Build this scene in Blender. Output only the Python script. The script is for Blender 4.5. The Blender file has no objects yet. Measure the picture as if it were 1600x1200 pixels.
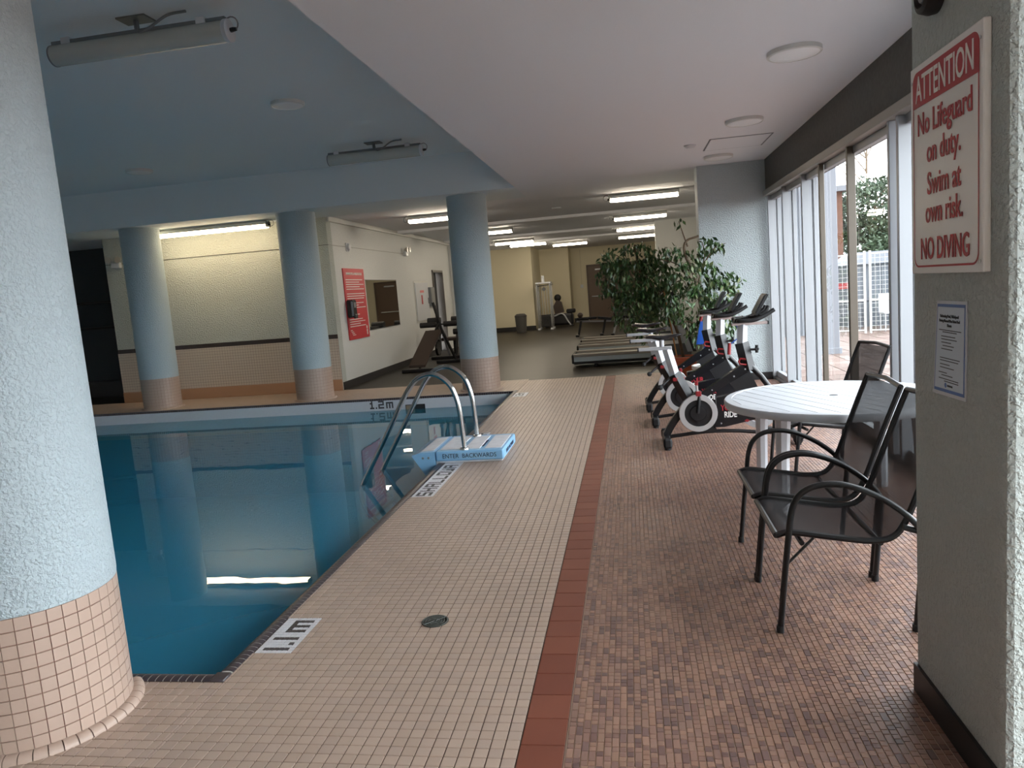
import bpy, math, random
import numpy as np
from mathutils import Vector, Matrix
random.seed(7); rng = np.random.default_rng(7)
sc = bpy.context.scene
COL = sc.collection
PI = math.pi
# ------------------------------------------------------------------ camera
YAW, PITCH, ROLL, FPX, CAMH = -0.165541596, -0.125983537, -0.0791176197, 1151.895, 1.55
fw = Vector((math.sin(YAW)*math.cos(PITCH), math.cos(YAW)*math.cos(PITCH), math.sin(PITCH)))
r0 = Vector((math.cos(YAW), -math.sin(YAW), 0)); u0 = r0.cross(fw)
ri = r0*math.cos(ROLL) + u0*math.sin(ROLL); up = -r0*math.sin(ROLL) + u0*math.cos(ROLL)
cd = bpy.data.cameras.new('camera'); cam = bpy.data.objects.new('camera', cd); COL.objects.link(cam)
cd.sensor_width = 36; cd.sensor_fit = 'HORIZONTAL'; cd.lens = FPX/1600*36; cd.clip_start = .05; cd.clip_end = 300
Mx = Matrix((ri, up, -fw)).transposed().to_4x4(); Mx.translation = (0, 0, CAMH); cam.matrix_world = Mx
sc.camera = cam
# ------------------------------------------------------------------ sky: even overcast
w = bpy.data.worlds.new('overcast'); sc.world = w; w.use_nodes = True
bg = w.node_tree.nodes['Background']; bg.inputs['Color'].default_value = (.90, .95, 1, 1); bg.inputs['Strength'].default_value = 4.2
vs = sc.view_settings; vs.view_transform = 'Standard'; vs.look = 'None'; vs.gamma = 1; vs.use_curve_mapping = False; vs.exposure = 1.25
TUBE_POWER = 19.0      # emission of the lit fluorescent tubes
cy = sc.cycles; cy.max_bounces = 10; cy.diffuse_bounces = 6; cy.glossy_bounces = 4; cy.transparent_max_bounces = 16
cy.caustics_reflective = False; cy.caustics_refractive = False; cy.sample_clamp_indirect = 4.0

# ------------------------------------------------------------------ materials
def srgb(r, g, b):
    f = lambda c: (c/255/12.92 if c/255 <= .04045 else ((c/255+.055)/1.055)**2.4)
    return (f(r), f(g), f(b), 1)
MATS = {}
def mat(name, col, rough=.6, metal=0., bump=0., bscale=60., vary=0., vscale=3., spec=.5, island=None, stucco=False, coat=0.):
    if name in MATS: return MATS[name]
    m = bpy.data.materials.new(name); m.use_nodes = True; nt = m.node_tree; b = nt.nodes['Principled BSDF']
    if len(col) == 3: col = srgb(*col)
    b.inputs['Base Color'].default_value = col; b.inputs['Roughness'].default_value = rough; b.inputs['Metallic'].default_value = metal
    b.inputs['Specular IOR Level'].default_value = spec
    if coat: b.inputs['Coat Weight'].default_value = coat; b.inputs['Coat Roughness'].default_value = .15
    tc = nt.nodes.new('ShaderNodeNewGeometry')
    src = None
    if island:                                   # a colour per piece
        oi = nt.nodes.new('ShaderNodeObjectInfo'); ad = nt.nodes.new('ShaderNodeMath'); ad.operation = 'ADD'
        fr = nt.nodes.new('ShaderNodeMath'); fr.operation = 'FRACT'
        nt.links.new(tc.outputs['Random Per Island'], ad.inputs[0]); nt.links.new(oi.outputs['Random'], ad.inputs[1]); nt.links.new(ad.outputs[0], fr.inputs[0])
        rp = nt.nodes.new('ShaderNodeValToRGB'); rp.color_ramp.interpolation = 'CONSTANT'
        el = rp.color_ramp.elements
        while len(el) < len(island): el.new(len(el)/100)
        for k in reversed(range(len(island))): el[k].position = k/len(island)
        for k, c in enumerate(island): el[k].color = srgb(*c)
        nt.links.new(fr.outputs[0], rp.inputs[0]); src = rp.outputs[0]
    if vary:
        n = nt.nodes.new('ShaderNodeTexNoise'); n.inputs['Scale'].default_value = vscale; n.inputs['Detail'].default_value = 5
        nt.links.new(tc.outputs['Position'], n.inputs['Vector'])
        mr = nt.nodes.new('ShaderNodeMapRange'); mr.inputs['From Min'].default_value = .3; mr.inputs['From Max'].default_value = .7
        mr.inputs['To Min'].default_value = 1-vary; mr.inputs['To Max'].default_value = 1+vary
        nt.links.new(n.outputs['Fac'], mr.inputs['Value'])
        mx = nt.nodes.new('ShaderNodeMix'); mx.data_type = 'RGBA'; mx.blend_type = 'MULTIPLY'; mx.inputs['Factor'].default_value = 1
        if src: nt.links.new(src, mx.inputs['A'])
        else: mx.inputs['A'].default_value = col
        nt.links.new(mr.outputs[0], mx.inputs['B']); src = mx.outputs['Result']
    if src: nt.links.new(src, b.inputs['Base Color'])
    if bump:
        n = nt.nodes.new('ShaderNodeTexNoise'); n.inputs['Scale'].default_value = bscale; n.inputs['Detail'].default_value = 3
        nt.links.new(tc.outputs['Position'], n.inputs['Vector'])
        h = n.outputs['Fac']
        if stucco:
            r2 = nt.nodes.new('ShaderNodeValToRGB'); r2.color_ramp.elements[0].position = .42; r2.color_ramp.elements[1].position = .62
            nt.links.new(h, r2.inputs[0]); h = r2.outputs[0]
        bp = nt.nodes.new('ShaderNodeBump'); bp.inputs['Strength'].default_value = bump; bp.inputs['Distance'].default_value = .012 if stucco else .004
        nt.links.new(h, bp.inputs['Height']); nt.links.new(bp.outputs[0], b.inputs['Normal'])
    MATS[name] = m; return m
def emit(name, col, s):
    m = bpy.data.materials.new(name); m.use_nodes = True; nt = m.node_tree; b = nt.nodes['Principled BSDF']
    b.inputs['Base Color'].default_value = (.8, .8, .8, 1); b.inputs['Emission Color'].default_value = col if len(col) == 4 else srgb(*col); b.inputs['Emission Strength'].default_value = s
    MATS[name] = m; return m
def fresnel_mix(name, ior, tint, rough=0., bump=None, haze=None):
    m = bpy.data.materials.new(name); m.use_nodes = True; nt = m.node_tree; nt.nodes.clear()
    o = nt.nodes.new('ShaderNodeOutputMaterial'); mx = nt.nodes.new('ShaderNodeMixShader'); 
    geo = nt.nodes.new('ShaderNodeNewGeometry')
    def mth(op, a, b=None):
        q = nt.nodes.new('ShaderNodeMath'); q.operation = op
        for k, z in enumerate((a, b)):
            if z is None: continue
            if isinstance(z, (int, float)): q.inputs[k].default_value = z
            else: nt.links.new(z, q.inputs[k])
        return q.outputs[0]
    dot = nt.nodes.new('ShaderNodeVectorMath'); dot.operation = 'DOT_PRODUCT'; nt.links.new(geo.outputs['Incoming'], dot.inputs[0]); nt.links.new(geo.outputs['Normal'], dot.inputs[1])
    R0 = ((ior-1)/(ior+1))**2
    fac = mth('ADD', mth('MULTIPLY', mth('POWER', mth('SUBTRACT', 1., mth('ABSOLUTE', dot.outputs['Value'])), 5.), 1-R0), R0)
    t = nt.nodes.new('ShaderNodeBsdfTransparent'); t.inputs['Color'].default_value = tint
    g = nt.nodes.new('ShaderNodeBsdfGlossy'); g.inputs['Roughness'].default_value = rough
    a = t.outputs[0]
    if haze:
        d = nt.nodes.new('ShaderNodeBsdfDiffuse'); d.inputs['Color'].default_value = haze[0]; m2 = nt.nodes.new('ShaderNodeMixShader'); m2.inputs[0].default_value = haze[1]
        nt.links.new(a, m2.inputs[1]); nt.links.new(d.outputs[0], m2.inputs[2]); a = m2.outputs[0]
    nt.links.new(fac, mx.inputs[0]); nt.links.new(a, mx.inputs[1]); nt.links.new(g.outputs[0], mx.inputs[2]); nt.links.new(mx.outputs[0], o.inputs[0])
    if bump:
        n = nt.nodes.new('ShaderNodeTexNoise'); n.inputs['Scale'].default_value = bump[0]; n.inputs['Detail'].default_value = 2
        b = nt.nodes.new('ShaderNodeBump'); b.inputs['Strength'].default_value = bump[1]; b.inputs['Distance'].default_value = .01
        nt.links.new(geo.outputs['Position'], n.inputs['Vector']); nt.links.new(n.outputs['Fac'], b.inputs['Height'])
        nt.links.new(b.outputs[0], g.inputs['Normal'])
    MATS[name] = m; return m

STUCCO_BLUE = mat('stucco_pale_blue', (180, 195, 201), .65, bump=.55, bscale=75, stucco=True)
STUCCO_GREEN = mat('stucco_grey_green', (176, 184, 180), .65, bump=.55, bscale=70, stucco=True)
WALL_WHITE = mat('wall_white', (222, 224, 222), .6, bump=.35, bscale=60, stucco=True)
WALL_CREAM = mat('wall_cream', (214, 205, 178), .6)
WALL_SAGE = mat('wall_sage', (200, 205, 198), .7, bump=.8, bscale=45, stucco=True)
CEIL = mat('ceiling_white', (232, 233, 237), .8, bump=.25, bscale=120)
CEIL_BLUE = mat('ceiling_pool_blue', (224, 231, 234), .75, bump=.2, bscale=90)
BULK = mat('bulkhead_dark', (88, 86, 82), .8, bump=.5, bscale=90, vary=.12, vscale=25)
GROUT = mat('grout_brown', (92, 78, 68), .9)
GROUT_TAN = mat('grout_tan', (196, 172, 152), .9)
GROUT_LIGHT = mat('grout_light', (205, 205, 200), .9)
BEIGE = mat('tile_beige', (186, 168, 156), .38, vary=.04, vscale=2, island=[(182, 160, 144), (179, 157, 140), (184, 162, 145), (177, 156, 141)])
BEIGE_WALL = mat('tile_beige_wall', (180, 157, 142), .4)
PEACH = mat('tile_peach', (200, 165, 128), .5)
MOSAIC = mat('tile_mosaic_brown', (122, 95, 84), .42, vary=.05, vscale=2,
             island=[(150, 116, 100), (142, 109, 95), (156, 121, 103), (136, 105, 93), (127, 97, 86), (146, 114, 98), (114, 87, 80), (148, 116, 98), (140, 110, 97), (122, 95, 88), (148, 113, 95), (134, 104, 91), (148, 116, 101), (108, 85, 80)])
QUARRY = mat('tile_quarry_red', (128, 66, 50), .5, vary=.06, vscale=4, island=[(122, 67, 50), (117, 62, 46), (126, 70, 52)])
TRIM_BLACK = mat('tile_trim_black', (66, 58, 62), .3, vary=.1, vscale=20)
TILE_WHITE = mat('tile_white', (218, 218, 222), .35)
TILE_DARK = mat('tile_charcoal', (62, 56, 58), .4)
POOL_WHITE = mat('pool_band_white', (206, 212, 216), .35)
POOL_TEAL = mat('pool_plaster_teal', (120, 192, 224), .8)
RUBBER = mat('rubber_floor', (46, 42, 36), .42, spec=.2, vary=.1, vscale=1.2, bump=.05, bscale=200)
BASEB = mat('baseboard_black', (34, 32, 33), .5)
ALU = mat('aluminium_white', (156, 159, 163), .4, metal=.15)
ALU_BRONZE = mat('aluminium_bronze', (92, 84, 74), .4, metal=.3)
GASKET = mat('gasket_black', (22, 22, 26), .6)
GLASS = fresnel_mix('window_glass', 1.35, (.96, .98, .98, 1))
WATER = fresnel_mix('pool_water', 1.36, (.45, .78, .86, 1), 0., (2.2, .10), haze=((.06, .42, .66, 1), .44))
STEEL = mat('stainless_steel', (200, 200, 198), .16, metal=1.)
CHROME = mat('chrome', (225, 225, 228), .1, metal=1.)
BLACK = mat('black_metal', (24, 24, 27), .38)
BLACK_GLOSS = mat('black_gloss', (20, 20, 24), .22)
BLACK_RUB = mat('black_rubber', (28, 28, 30), .65)
GREY_PL = mat('grey_plastic', (120, 124, 128), .5)
SILVER = mat('silver_paint', (178, 180, 184), .35, metal=.4)
WHITE_PL = mat('white_plastic', (208, 211, 216), .38)
WHITE_MET = mat('white_enamel', (214, 214, 210), .4)
RED = mat('red_print', (172, 32, 48), .5)
REDP = mat('red_plastic', (140, 30, 36), .4)
BLUE_PL = mat('step_blue', (138, 190, 228), .4)
STEP_WHITE = mat('step_white', (222, 222, 226), .6, vary=.08, vscale=14)
INK = mat('ink_navy', (24, 40, 78), .6)
INKB = mat('ink_black', (40, 44, 52), .6)
SIGN_WHITE = mat('sign_white', (232, 230, 226), .4)
SIGN_RED = mat('sign_red_poster', (196, 44, 54), .5)
PAPER = mat('paper', (196, 208, 218), .35)
PAPER_BLUE = mat('paper_blue', (64, 104, 168), .4)
DOORBR = mat('door_brown', (98, 78, 62), .5)
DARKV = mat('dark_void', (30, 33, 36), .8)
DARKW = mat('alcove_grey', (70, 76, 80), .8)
LEAF = mat('ficus_leaf', (56, 84, 44), .3, island=[(52, 80, 44), (68, 98, 54), (44, 70, 38), (78, 108, 62), (58, 86, 48), (104, 118, 74)])
BARK = mat('bark', (96, 80, 62), .8, vary=.2, vscale=20)
TERRA = mat('terracotta', (190, 92, 60), .7)
SOIL = mat('soil', (50, 38, 30), .9)
BAMBOO = mat('bamboo', (190, 128, 66), .5)
LENS_OFF = mat('lens_off', (188, 192, 188), .25)
TUBE = emit('lit_tube', (255, 239, 214), TUBE_POWER)
DISC = mat('disc_diffuser', (240, 240, 240), .35)
TUBE_POOL = emit('lit_tube_pool', (255, 228, 186), TUBE_POWER*.5)
mm = bpy.data.materials.new('mirror'); mm.use_nodes = True; b_ = mm.node_tree.nodes['Principled BSDF']; b_.inputs['Metallic'].default_value = 1; b_.inputs['Roughness'].default_value = .02; b_.inputs['Base Color'].default_value = (.8, .8, .78, 1); MIRROR = mm
# mesh fabric of the chairs lets a little light through
sm = mat('sling_mesh', (46, 44, 46), .75, spec=.25, bump=.3, bscale=500)
nt = sm.node_tree; o_ = nt.nodes['Material Output']; pb = nt.nodes['Principled BSDF']; t_ = nt.nodes.new('ShaderNodeBsdfTransparent'); mx_ = nt.nodes.new('ShaderNodeMixShader'); mx_.inputs[0].default_value = .10
nt.links.new(pb.outputs[0], mx_.inputs[1]); nt.links.new(t_.outputs[0], mx_.inputs[2]); nt.links.new(mx_.outputs[0], o_.inputs[0]); SLING = sm

# ------------------------------------------------------------------ mesh helpers
class MB:
    def __init__(s): s.v = []; s.f = []
    def add(s, v, f):
        o = len(s.v); s.v += [tuple(q) for q in v]; s.f += [tuple(i+o for i in q) for q in f]; return s
    def box(s, x0, x1, y0, y1, z0, z1, b=0.):
        if b <= 0:
            return s.add([(x0,y0,z0),(x1,y0,z0),(x1,y1,z0),(x0,y1,z0),(x0,y0,z1),(x1,y0,z1),(x1,y1,z1),(x0,y1,z1)],
                         [(0,3,2,1),(4,5,6,7),(0,1,5,4),(1,2,6,5),(2,3,7,6),(3,0,4,7)])
        def ring(a, z): return [(x0+a,y0,z),(x1-a,y0,z),(x1,y0+a,z),(x1,y1-a,z),(x1-a,y1,z),(x0+a,y1,z),(x0,y1-a,z),(x0,y0+a,z)]
        def ring2(z): return [(x0+b,y0+b*.6,z),(x1-b,y0+b*.6,z),(x1-b*.6,y0+b,z),(x1-b*.6,y1-b,z),(x1-b,y1-b*.6,z),(x0+b,y1-b*.6,z),(x0+b*.6,y1-b,z),(x0+b*.6,y0+b,z)]
        v = ring2(z0)+ring(b, z0+b)+ring(b, z1-b)+ring2(z1); f = [tuple(reversed(range(8))), tuple(range(24, 32))]
        for k in range(3):
            for i in range(8): j = (i+1) % 8; f.append((k*8+i, k*8+j, k*8+8+j, k*8+8+i))
        return s.add(v, f)
    def loft(s, rings, cap=True, close=False):
        n = len(rings[0]); v = [p for r in rings for p in r]; f = []
        m = len(rings)
        for k in range(m if close else m-1):
            k2 = (k+1) % m
            for i in range(n): j = (i+1) % n; f.append((k*n+i, k*n+j, k2*n+j, k2*n+i))
        if cap and not close: f.append(tuple(reversed(range(n)))); f.append(tuple(range((m-1)*n, m*n)))
        return s.add(v, f)
    def tube(s, pts, r, n=10, cap=True, close=False, sq=False):
        pts = [Vector(p) for p in pts]; R = r if isinstance(r, (list, tuple)) else [r]*len(pts); rings = []
        nrm = None; m = len(pts)
        for i, p in enumerate(pts):
            a = pts[(i-1) % m] if (i or close) else p; b = pts[(i+1) % m] if (i < m-1 or close) else p
            t = (b-a).normalized()
            if nrm is None: nrm = t.orthogonal().normalized() if abs(t.z) > .9 else t.cross(Vector((0, 0, 1))).normalized()
            nrm = (nrm - t*nrm.dot(t)).normalized(); bi = t.cross(nrm)
            off = PI/4 if sq else 0
            rings.append([p + nrm*math.cos(2*PI*k/n+off)*R[i] + bi*math.sin(2*PI*k/n+off)*R[i] for k in range(n)])
        return s.loft(rings, cap, close)
    def cyl(s, p0, p1, r, n=20, r1=None): return s.tube([p0, p1], [r, r if r1 is None else r1], n)
    def lathe(s, prof, c=(0, 0, 0), n=32, axis='z'):
        rings = []
        for rr, h in prof:
            rg = []
            for k in range(n):
                a = 2*PI*k/n; x, y = rr*math.cos(a), rr*math.sin(a)
                rg.append((c[0]+x, c[1]+y, c[2]+h) if axis == 'z' else ((c[0]+x, c[1]-h, c[2]+y) if axis == 'y' else (c[0]+h, c[1]+x, c[2]+y)))
            rings.append(rg)
        return s.loft(rings)
    def prism(s, poly, y0, y1):         # poly in x,z extruded along y
        return s.loft([[(x, y0, z) for x, z in poly], [(x, y1, z) for x, z in poly]])
    def prismz(s, poly, z0, z1): return s.loft([[(x, y, z0) for x, y in poly], [(x, y, z1) for x, y in poly]])
    def prismx(s, poly, x0, x1): return s.loft([[(x0, y, z) for y, z in poly], [(x1, y, z) for y, z in poly]])
    def sphere(s, c, r, n=14, m=8, sz=1.):
        return s.lathe([(max(r*math.sin(PI*k/m), 1e-4), -r*sz*math.cos(PI*k/m)) for k in range(m+1)], c, n)
    def mesh(s, name, m=None, smooth=False):
        me = bpy.data.meshes.new(name); me.from_pydata(s.v, [], s.f); me.update()
        if m: me.materials.append(m)
        if smooth:
            me.polygons.foreach_set('use_smooth', [True]*len(me.polygons))
            try: me.set_sharp_from_angle(angle=math.radians(42))
            except Exception: pass
        return me
    def obj(s, name, m, parent=None, smooth=False, recalc=True):
        me = s.mesh(name, m, False)
        if recalc:
            import bmesh
            bm = bmesh.new(); bm.from_mesh(me); bmesh.ops.recalc_face_normals(bm, faces=bm.faces); bm.to_mesh(me); bm.free()
        if smooth:
            me.polygons.foreach_set('use_smooth', [True]*len(me.polygons)); me.set_sharp_from_angle(angle=math.radians(42))
        return link(name, me, parent)
def link(name, me, parent=None, loc=None):
    o = bpy.data.objects.new(name, me); COL.objects.link(o)
    if parent: o.parent = parent
    if loc is not None: o.location = loc
    return o
def tag(o, label=None, cat=None, group=None, kind=None):
    if label: o['label'] = label
    if cat: o['category'] = cat
    if group: o['group'] = group
    if kind: o['kind'] = kind
    return o
def struct(o, label, cat): return tag(o, label, cat, kind='structure')
def empty(name, loc=(0, 0, 0), rz=0.):
    o = bpy.data.objects.new(name, None); COL.objects.link(o); o.location = loc; o.rotation_euler = (0, 0, rz); o.empty_display_size = .1; return o
def dup(root, loc, rz=None, label=None):
    r = root.copy(); COL.objects.link(r); r.location = loc
    if rz is not None: r.rotation_euler = (0, 0, rz)
    if label: r['label'] = label
    for ch in list(root.children):
        c = ch.copy(); COL.objects.link(c); c.parent = r
        for g in list(ch.children):
            d = g.copy(); COL.objects.link(d); d.parent = c
    return r
def pts_np(p):                                       # world -> pixel, depth
    d = np.asarray(p, float)-np.array([0, 0, CAMH]); R = np.array([ri, up, fw])
    c = d @ R.T; return 800+FPX*c[..., 0]/c[..., 2], 600-FPX*c[..., 1]/c[..., 2], c[..., 2]
def tiles_mesh(name, T, m, h=.004, b=.0012, mapf=None):   # T: n x 4 (u0,u1,v0,v1); tile tops at w=0, feet at w=-h
    T = np.asarray(T, float); n = len(T); u0_, u1_, v0_, v1_ = T.T
    V = np.zeros((n, 8, 3))
    V[:, 0] = np.c_[u0_, v0_, np.full(n, -h)]; V[:, 1] = np.c_[u1_, v0_, np.full(n, -h)]; V[:, 2] = np.c_[u1_, v1_, np.full(n, -h)]; V[:, 3] = np.c_[u0_, v1_, np.full(n, -h)]
    V[:, 4] = np.c_[u0_+b, v0_+b, np.zeros(n)]; V[:, 5] = np.c_[u1_-b, v0_+b, np.zeros(n)]; V[:, 6] = np.c_[u1_-b, v1_-b, np.zeros(n)]; V[:, 7] = np.c_[u0_+b, v1_-b, np.zeros(n)]
    V = V.reshape(-1, 3)
    if mapf: V = mapf(V)
    F = np.array([(4,5,6,7),(0,1,5,4),(1,2,6,5),(2,3,7,6),(3,0,4,7)])
    F = (F[None]+8*np.arange(n)[:, None, None]).reshape(-1, 4)
    me = bpy.data.meshes.new(name); me.vertices.add(len(V)); me.vertices.foreach_set('co', V.ravel())
    me.loops.add(F.size); me.loops.foreach_set('vertex_index', F.ravel()); me.polygons.add(len(F)); me.polygons.foreach_set('loop_start', np.arange(0, F.size, 4)); 
    me.polygons.foreach_set('use_smooth', [False]*len(F)); me.update(calc_edges=True); me.validate(); me.materials.append(m); return me
def text_obj(txt, size, m, parent, origin, xdir, ydir, sx=1., align='CENTER', extrude=.0008, name='lettering', spacing=1., bold=0., width=None):
    cu = bpy.data.curves.new('t', 'FONT'); cu.body = txt; cu.size = size; cu.align_x = align; cu.extrude = extrude; cu.space_character = spacing; cu.offset = bold; cu.resolution_u = 3
    t = bpy.data.objects.new('t', cu); COL.objects.link(t); dg = bpy.context.evaluated_depsgraph_get()
    me = bpy.data.meshes.new_from_object(t.evaluated_get(dg)); bpy.data.objects.remove(t); bpy.data.curves.remove(cu)
    if width:
        xs = [v.co.x for v in me.vertices]; sx = width/(max(xs)-min(xs))
    X = Vector(xdir).normalized(); Yd = Vector(ydir).normalized(); N = X.cross(Yd); O = Vector(origin)
    for v in me.vertices: v.co = O + X*(v.co.x*sx) + Yd*v.co.y + N*v.co.z
    me.materials.clear(); me.materials.append(m); me.name = name
    o = link(name, me, parent); o['kind'] = 'stuff'; return o
def arc(c, r, a0, a1, n, plane='xz', y=0.):
    out = []
    for k in range(n+1):
        a = math.radians(a0+(a1-a0)*k/n); out.append((c[0]+r*math.cos(a), y, c[1]+r*math.sin(a)))
    return out
def spline(P, n=6):                                  # Catmull-Rom through points
    P = [Vector(p) for p in P]; Q = [P[0]*2-P[1]]+P+[P[-1]*2-P[-2]]; out = []
    for i in range(1, len(Q)-2):
        for k in range(n):
            t = k/n; a, b, c, d = Q[i-1], Q[i], Q[i+1], Q[i+2]
            out.append(.5*((2*b)+(c-a)*t+(2*a-5*b+4*c-d)*t*t+(3*b-a-3*c+d)*t**3))
    out.append(P[-1]); return out

# ------------------------------------------------------------------ main dimensions
XW = 1.97            # inner face of the window line
XP0, XP1 = -11.6, -1.795   # pool opening incl. trim
YP0, YP1 = 2.71, 11.2
WZ = -.19            # water level
ZC, ZP, ZG = 3.07, 3.66, 3.10   # soffit, pool ceiling, gym ceiling
YB = 12.6            # back wall of the pool hall
XG = -5.2            # gym left wall
YR = 12.45           # where rubber floor begins
BACKY = -4.0; XL = -12.2
P2 = .0508; P1 = .0254
exec_parts = True

# ------------------------------------------------------------------ floor slabs and tiles
f = MB()
f.box(XP1, XW+.35, BACKY, YR, -.2, -.004).box(XL, XP1, BACKY, YP0, -.2, -.004).box(XL, XP1, YP1, YB, -.2, -.004).box(XL, XP0, YP0, YP1, -.2, -.004)
floor = struct(f.obj('floor', GROUT), 'tiled pool deck floor of beige squares and brown mosaic', 'floor')
fb = MB().box(-.302, XW+.02, BACKY, YR, -.0042, -.0035); o = fb.obj('mosaic_bed', GROUT_TAN, floor)
COLS = [(-2.41, 2.45), (-2.44, 11.62), (-5.30, 11.62), (-8.13, 11.62)]; CR = .31
def split_visible(T, n):
    c = np.c_[(T[:, 0]+T[:, 1])/2, (T[:, 2]+T[:, 3])/2, np.zeros(len(T))]; x, y, d = pts_np(c)
    vis = (d > .3) & (x > -10) & (x < 1600) & (y < 1215) & (y > 0)
    vis &= ~((c[:, 0] > .93) & (c[:, 1] < 2.72)) & ~(c[:, 0]/np.maximum(c[:, 1], .1) > .352) & ~(c[:, 0]/np.maximum(c[:, 1], .1) < -.86)
    dist = np.where(vis, np.hypot(np.hypot(c[:, 0], c[:, 1]), CAMH), 1e9); idx = np.argsort(dist)[:n]
    m_ = np.zeros(len(T), bool); m_[idx] = True; return m_
def lay_tiles(T, m, name, parent, n=300, b=.0012):
    T = np.asarray(T); m_ = split_visible(T, n); cache = {}
    for t in T[m_]:
        k = (round(t[1]-t[0], 4), round(t[3]-t[2], 4))
        if k not in cache: cache[k] = tiles_mesh(name, [(-k[0]/2, k[0]/2, -k[1]/2, k[1]/2)], m, b=b)
        link(name, cache[k], parent, ((t[0]+t[1])/2, (t[2]+t[3])/2, 0))
    o = link(name+'_field', tiles_mesh(name+'_field', T[~m_], m, b=b), parent); o['kind'] = 'stuff'
g = .0040
def grid(x0, x1, y0, y1, p, ox, oy, skip=None):
    out = []
    for i in range(math.floor((x0-ox)/p), math.ceil((x1-ox)/p)):
        for j in range(math.floor((y0-oy)/p), math.ceil((y1-oy)/p)):
            a = max(ox+i*p, x0)+g/2; b = min(ox+i*p+p, x1)-g/2; c = max(oy+j*p, y0)+g/2; d = min(oy+j*p+p, y1)-g/2
            if b-a < .006 or d-c < .006: continue
            if skip:
                hit = False
                for mk in (MK1, MK2, MK3):
                    if mk[2] < (c+d)/2 < mk[3] and a < mk[1]:
                        if b > mk[1]+.012: a = mk[1]+g/2
                        else: hit = True
                if hit or skip((a+b)/2, (c+d)/2): continue
            out.append((a, b, c, d))
    return out
MK1 = (-1.787, -1.787+7*P1, 2.955, 2.955+14*P1)
MK2 = (-1.787, -1.787+7*P1, 2.955+49*P2, 2.955+49*P2+99*P1)
MK3 = (-1.787, -1.787+8*P1, 2.955+150*P2, 2.955+150*P2+16*P1)
DRAIN = (-1.012, 3.265)
def skip_deck(x, y):
    return any(math.hypot(x-c[0], y-c[1]) < CR-.03 for c in COLS)
T = grid(XP1, -.46, .3, YR, P2, -.46, 2.955-P2*40, skip_deck)
T += grid(-3.9, XP1, .3, YP0, P2, -.46, 2.955-P2*40, skip_deck)
lay_tiles(T, BEIGE, 'deck_tile', floor)
T = grid(-10.9, XP1, YP1, YB, P2, -.46, 2.955-P2*40, skip_deck)
o = link('far_deck_tile_field', tiles_mesh('far_deck', T, BEIGE), floor); o['kind'] = 'stuff'
# red quarry border
qm = {}
y = -.2
while y < YR-.05:
    T = (-.457, -.305, y+.002, min(y+.1575, YR)-.002)
    k = round(T[3]-T[2], 3)
    if k not in qm: qm[k] = tiles_mesh('quarry_tile', [(-.076, .076, -k/2, k/2)], QUARRY)
    link('quarry_tile', qm[k], floor, (-.381, (T[2]+T[3])/2, 0)); y += .1575
# brown mosaic, columns of one- and two-unit tiles
T = []; x = -.298
R_ = random.Random(3)
while x < XW-.01:
    y = .3+R_.choice([0, .5])*P1; ymax = YR if x < 1.03 else 10.95
    while y < ymax:
        L = P1*R_.choice([1, 1, 1, 2, 2, 1]); a, b, c, d = x+.0016, x+P1-.0016, y+.0013, min(y+L, ymax)-.0013
        if d-c > .008 and not (x > .97 and y < 2.69): T.append((a, b, c, d))
        y += L
    x += P1
lay_tiles(T, MOSAIC, 'mosaic_tile', floor, b=.0008)
# depth markers laid in small tiles
F5 = {'1': ['.#..', '##..', '.#..', '.#..', '###.'], 'S': ['####', '#...', '####', '...#', '####'], 'H': ['#..#', '#..#', '####', '#..#', '#..#'],
      'A': ['####', '#..#', '####', '#..#', '#..#'], 'L': ['#...', '#...', '#...', '#...', '####'], 'O': ['####', '#..#', '#..#', '#..#', '####'],
      'W': ['#..#', '#..#', '#.##', '#.##', '####'], '2': ['####', '...#', '####', '#...', '####'], 'm': ['....', '#####', '#.#.#', '#.#.#', '#.#.#'], '.': ['.', '.', '.', '.', '#'], 'I': ['#', '#', '#', '#', '#']}
def glyph_rows(items):                               # list of (char, start row) -> set of dark (col,row); col 1..5 top..base
    D = set()
    for ch, r0_ in items:
        for ci, line in enumerate(F5[ch]):
            for k, q in enumerate(line):
                if q == '#': D.add((ci+1, r0_+k))
    return D
def marker(mk, ncol, nrow, dark, single):
    W, K = [], []
    for i in range(ncol):
        for j in range(nrow):
            t = (mk[0]+i*P1+.0012, mk[0]+(i+1)*P1-.0012, mk[2]+j*P1+.0012, mk[2]+(j+1)*P1-.0012); (K if (i, j) in dark else W).append(t)
    if single:
        for L, m, nm in ((W, TILE_WHITE, 'white_marker_tile'), (K, TILE_DARK, 'dark_marker_tile')):
            me = tiles_mesh(nm, [(-P1/2+.0012, P1/2-.0012, -P1/2+.0012, P1/2-.0012)], m, b=.0008)
            for t in L: link(nm, me, floor, ((t[0]+t[1])/2, (t[2]+t[3])/2, 0))
    else:
        o = link('white_marker_field', tiles_mesh('wm', W, TILE_WHITE, b=.0008), floor); o['kind'] = 'stuff'
        o = link('dark_marker_field', tiles_mesh('dm', K, TILE_DARK, b=.0008), floor); o['kind'] = 'stuff'
marker(MK1, 7, 14, glyph_rows([('I', 1), ('.', 3), ('I', 5), ('m', 8)]), True)
marker(MK2, 7, 99, glyph_rows([(c, 1+5*k) for k, c in enumerate('SHALLOWA')]+[('A', 94)]), False)
marker(MK3, 8, 16, glyph_rows([('I', 1), ('.', 3), ('2', 5), ('m', 10)]), False)
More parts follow.
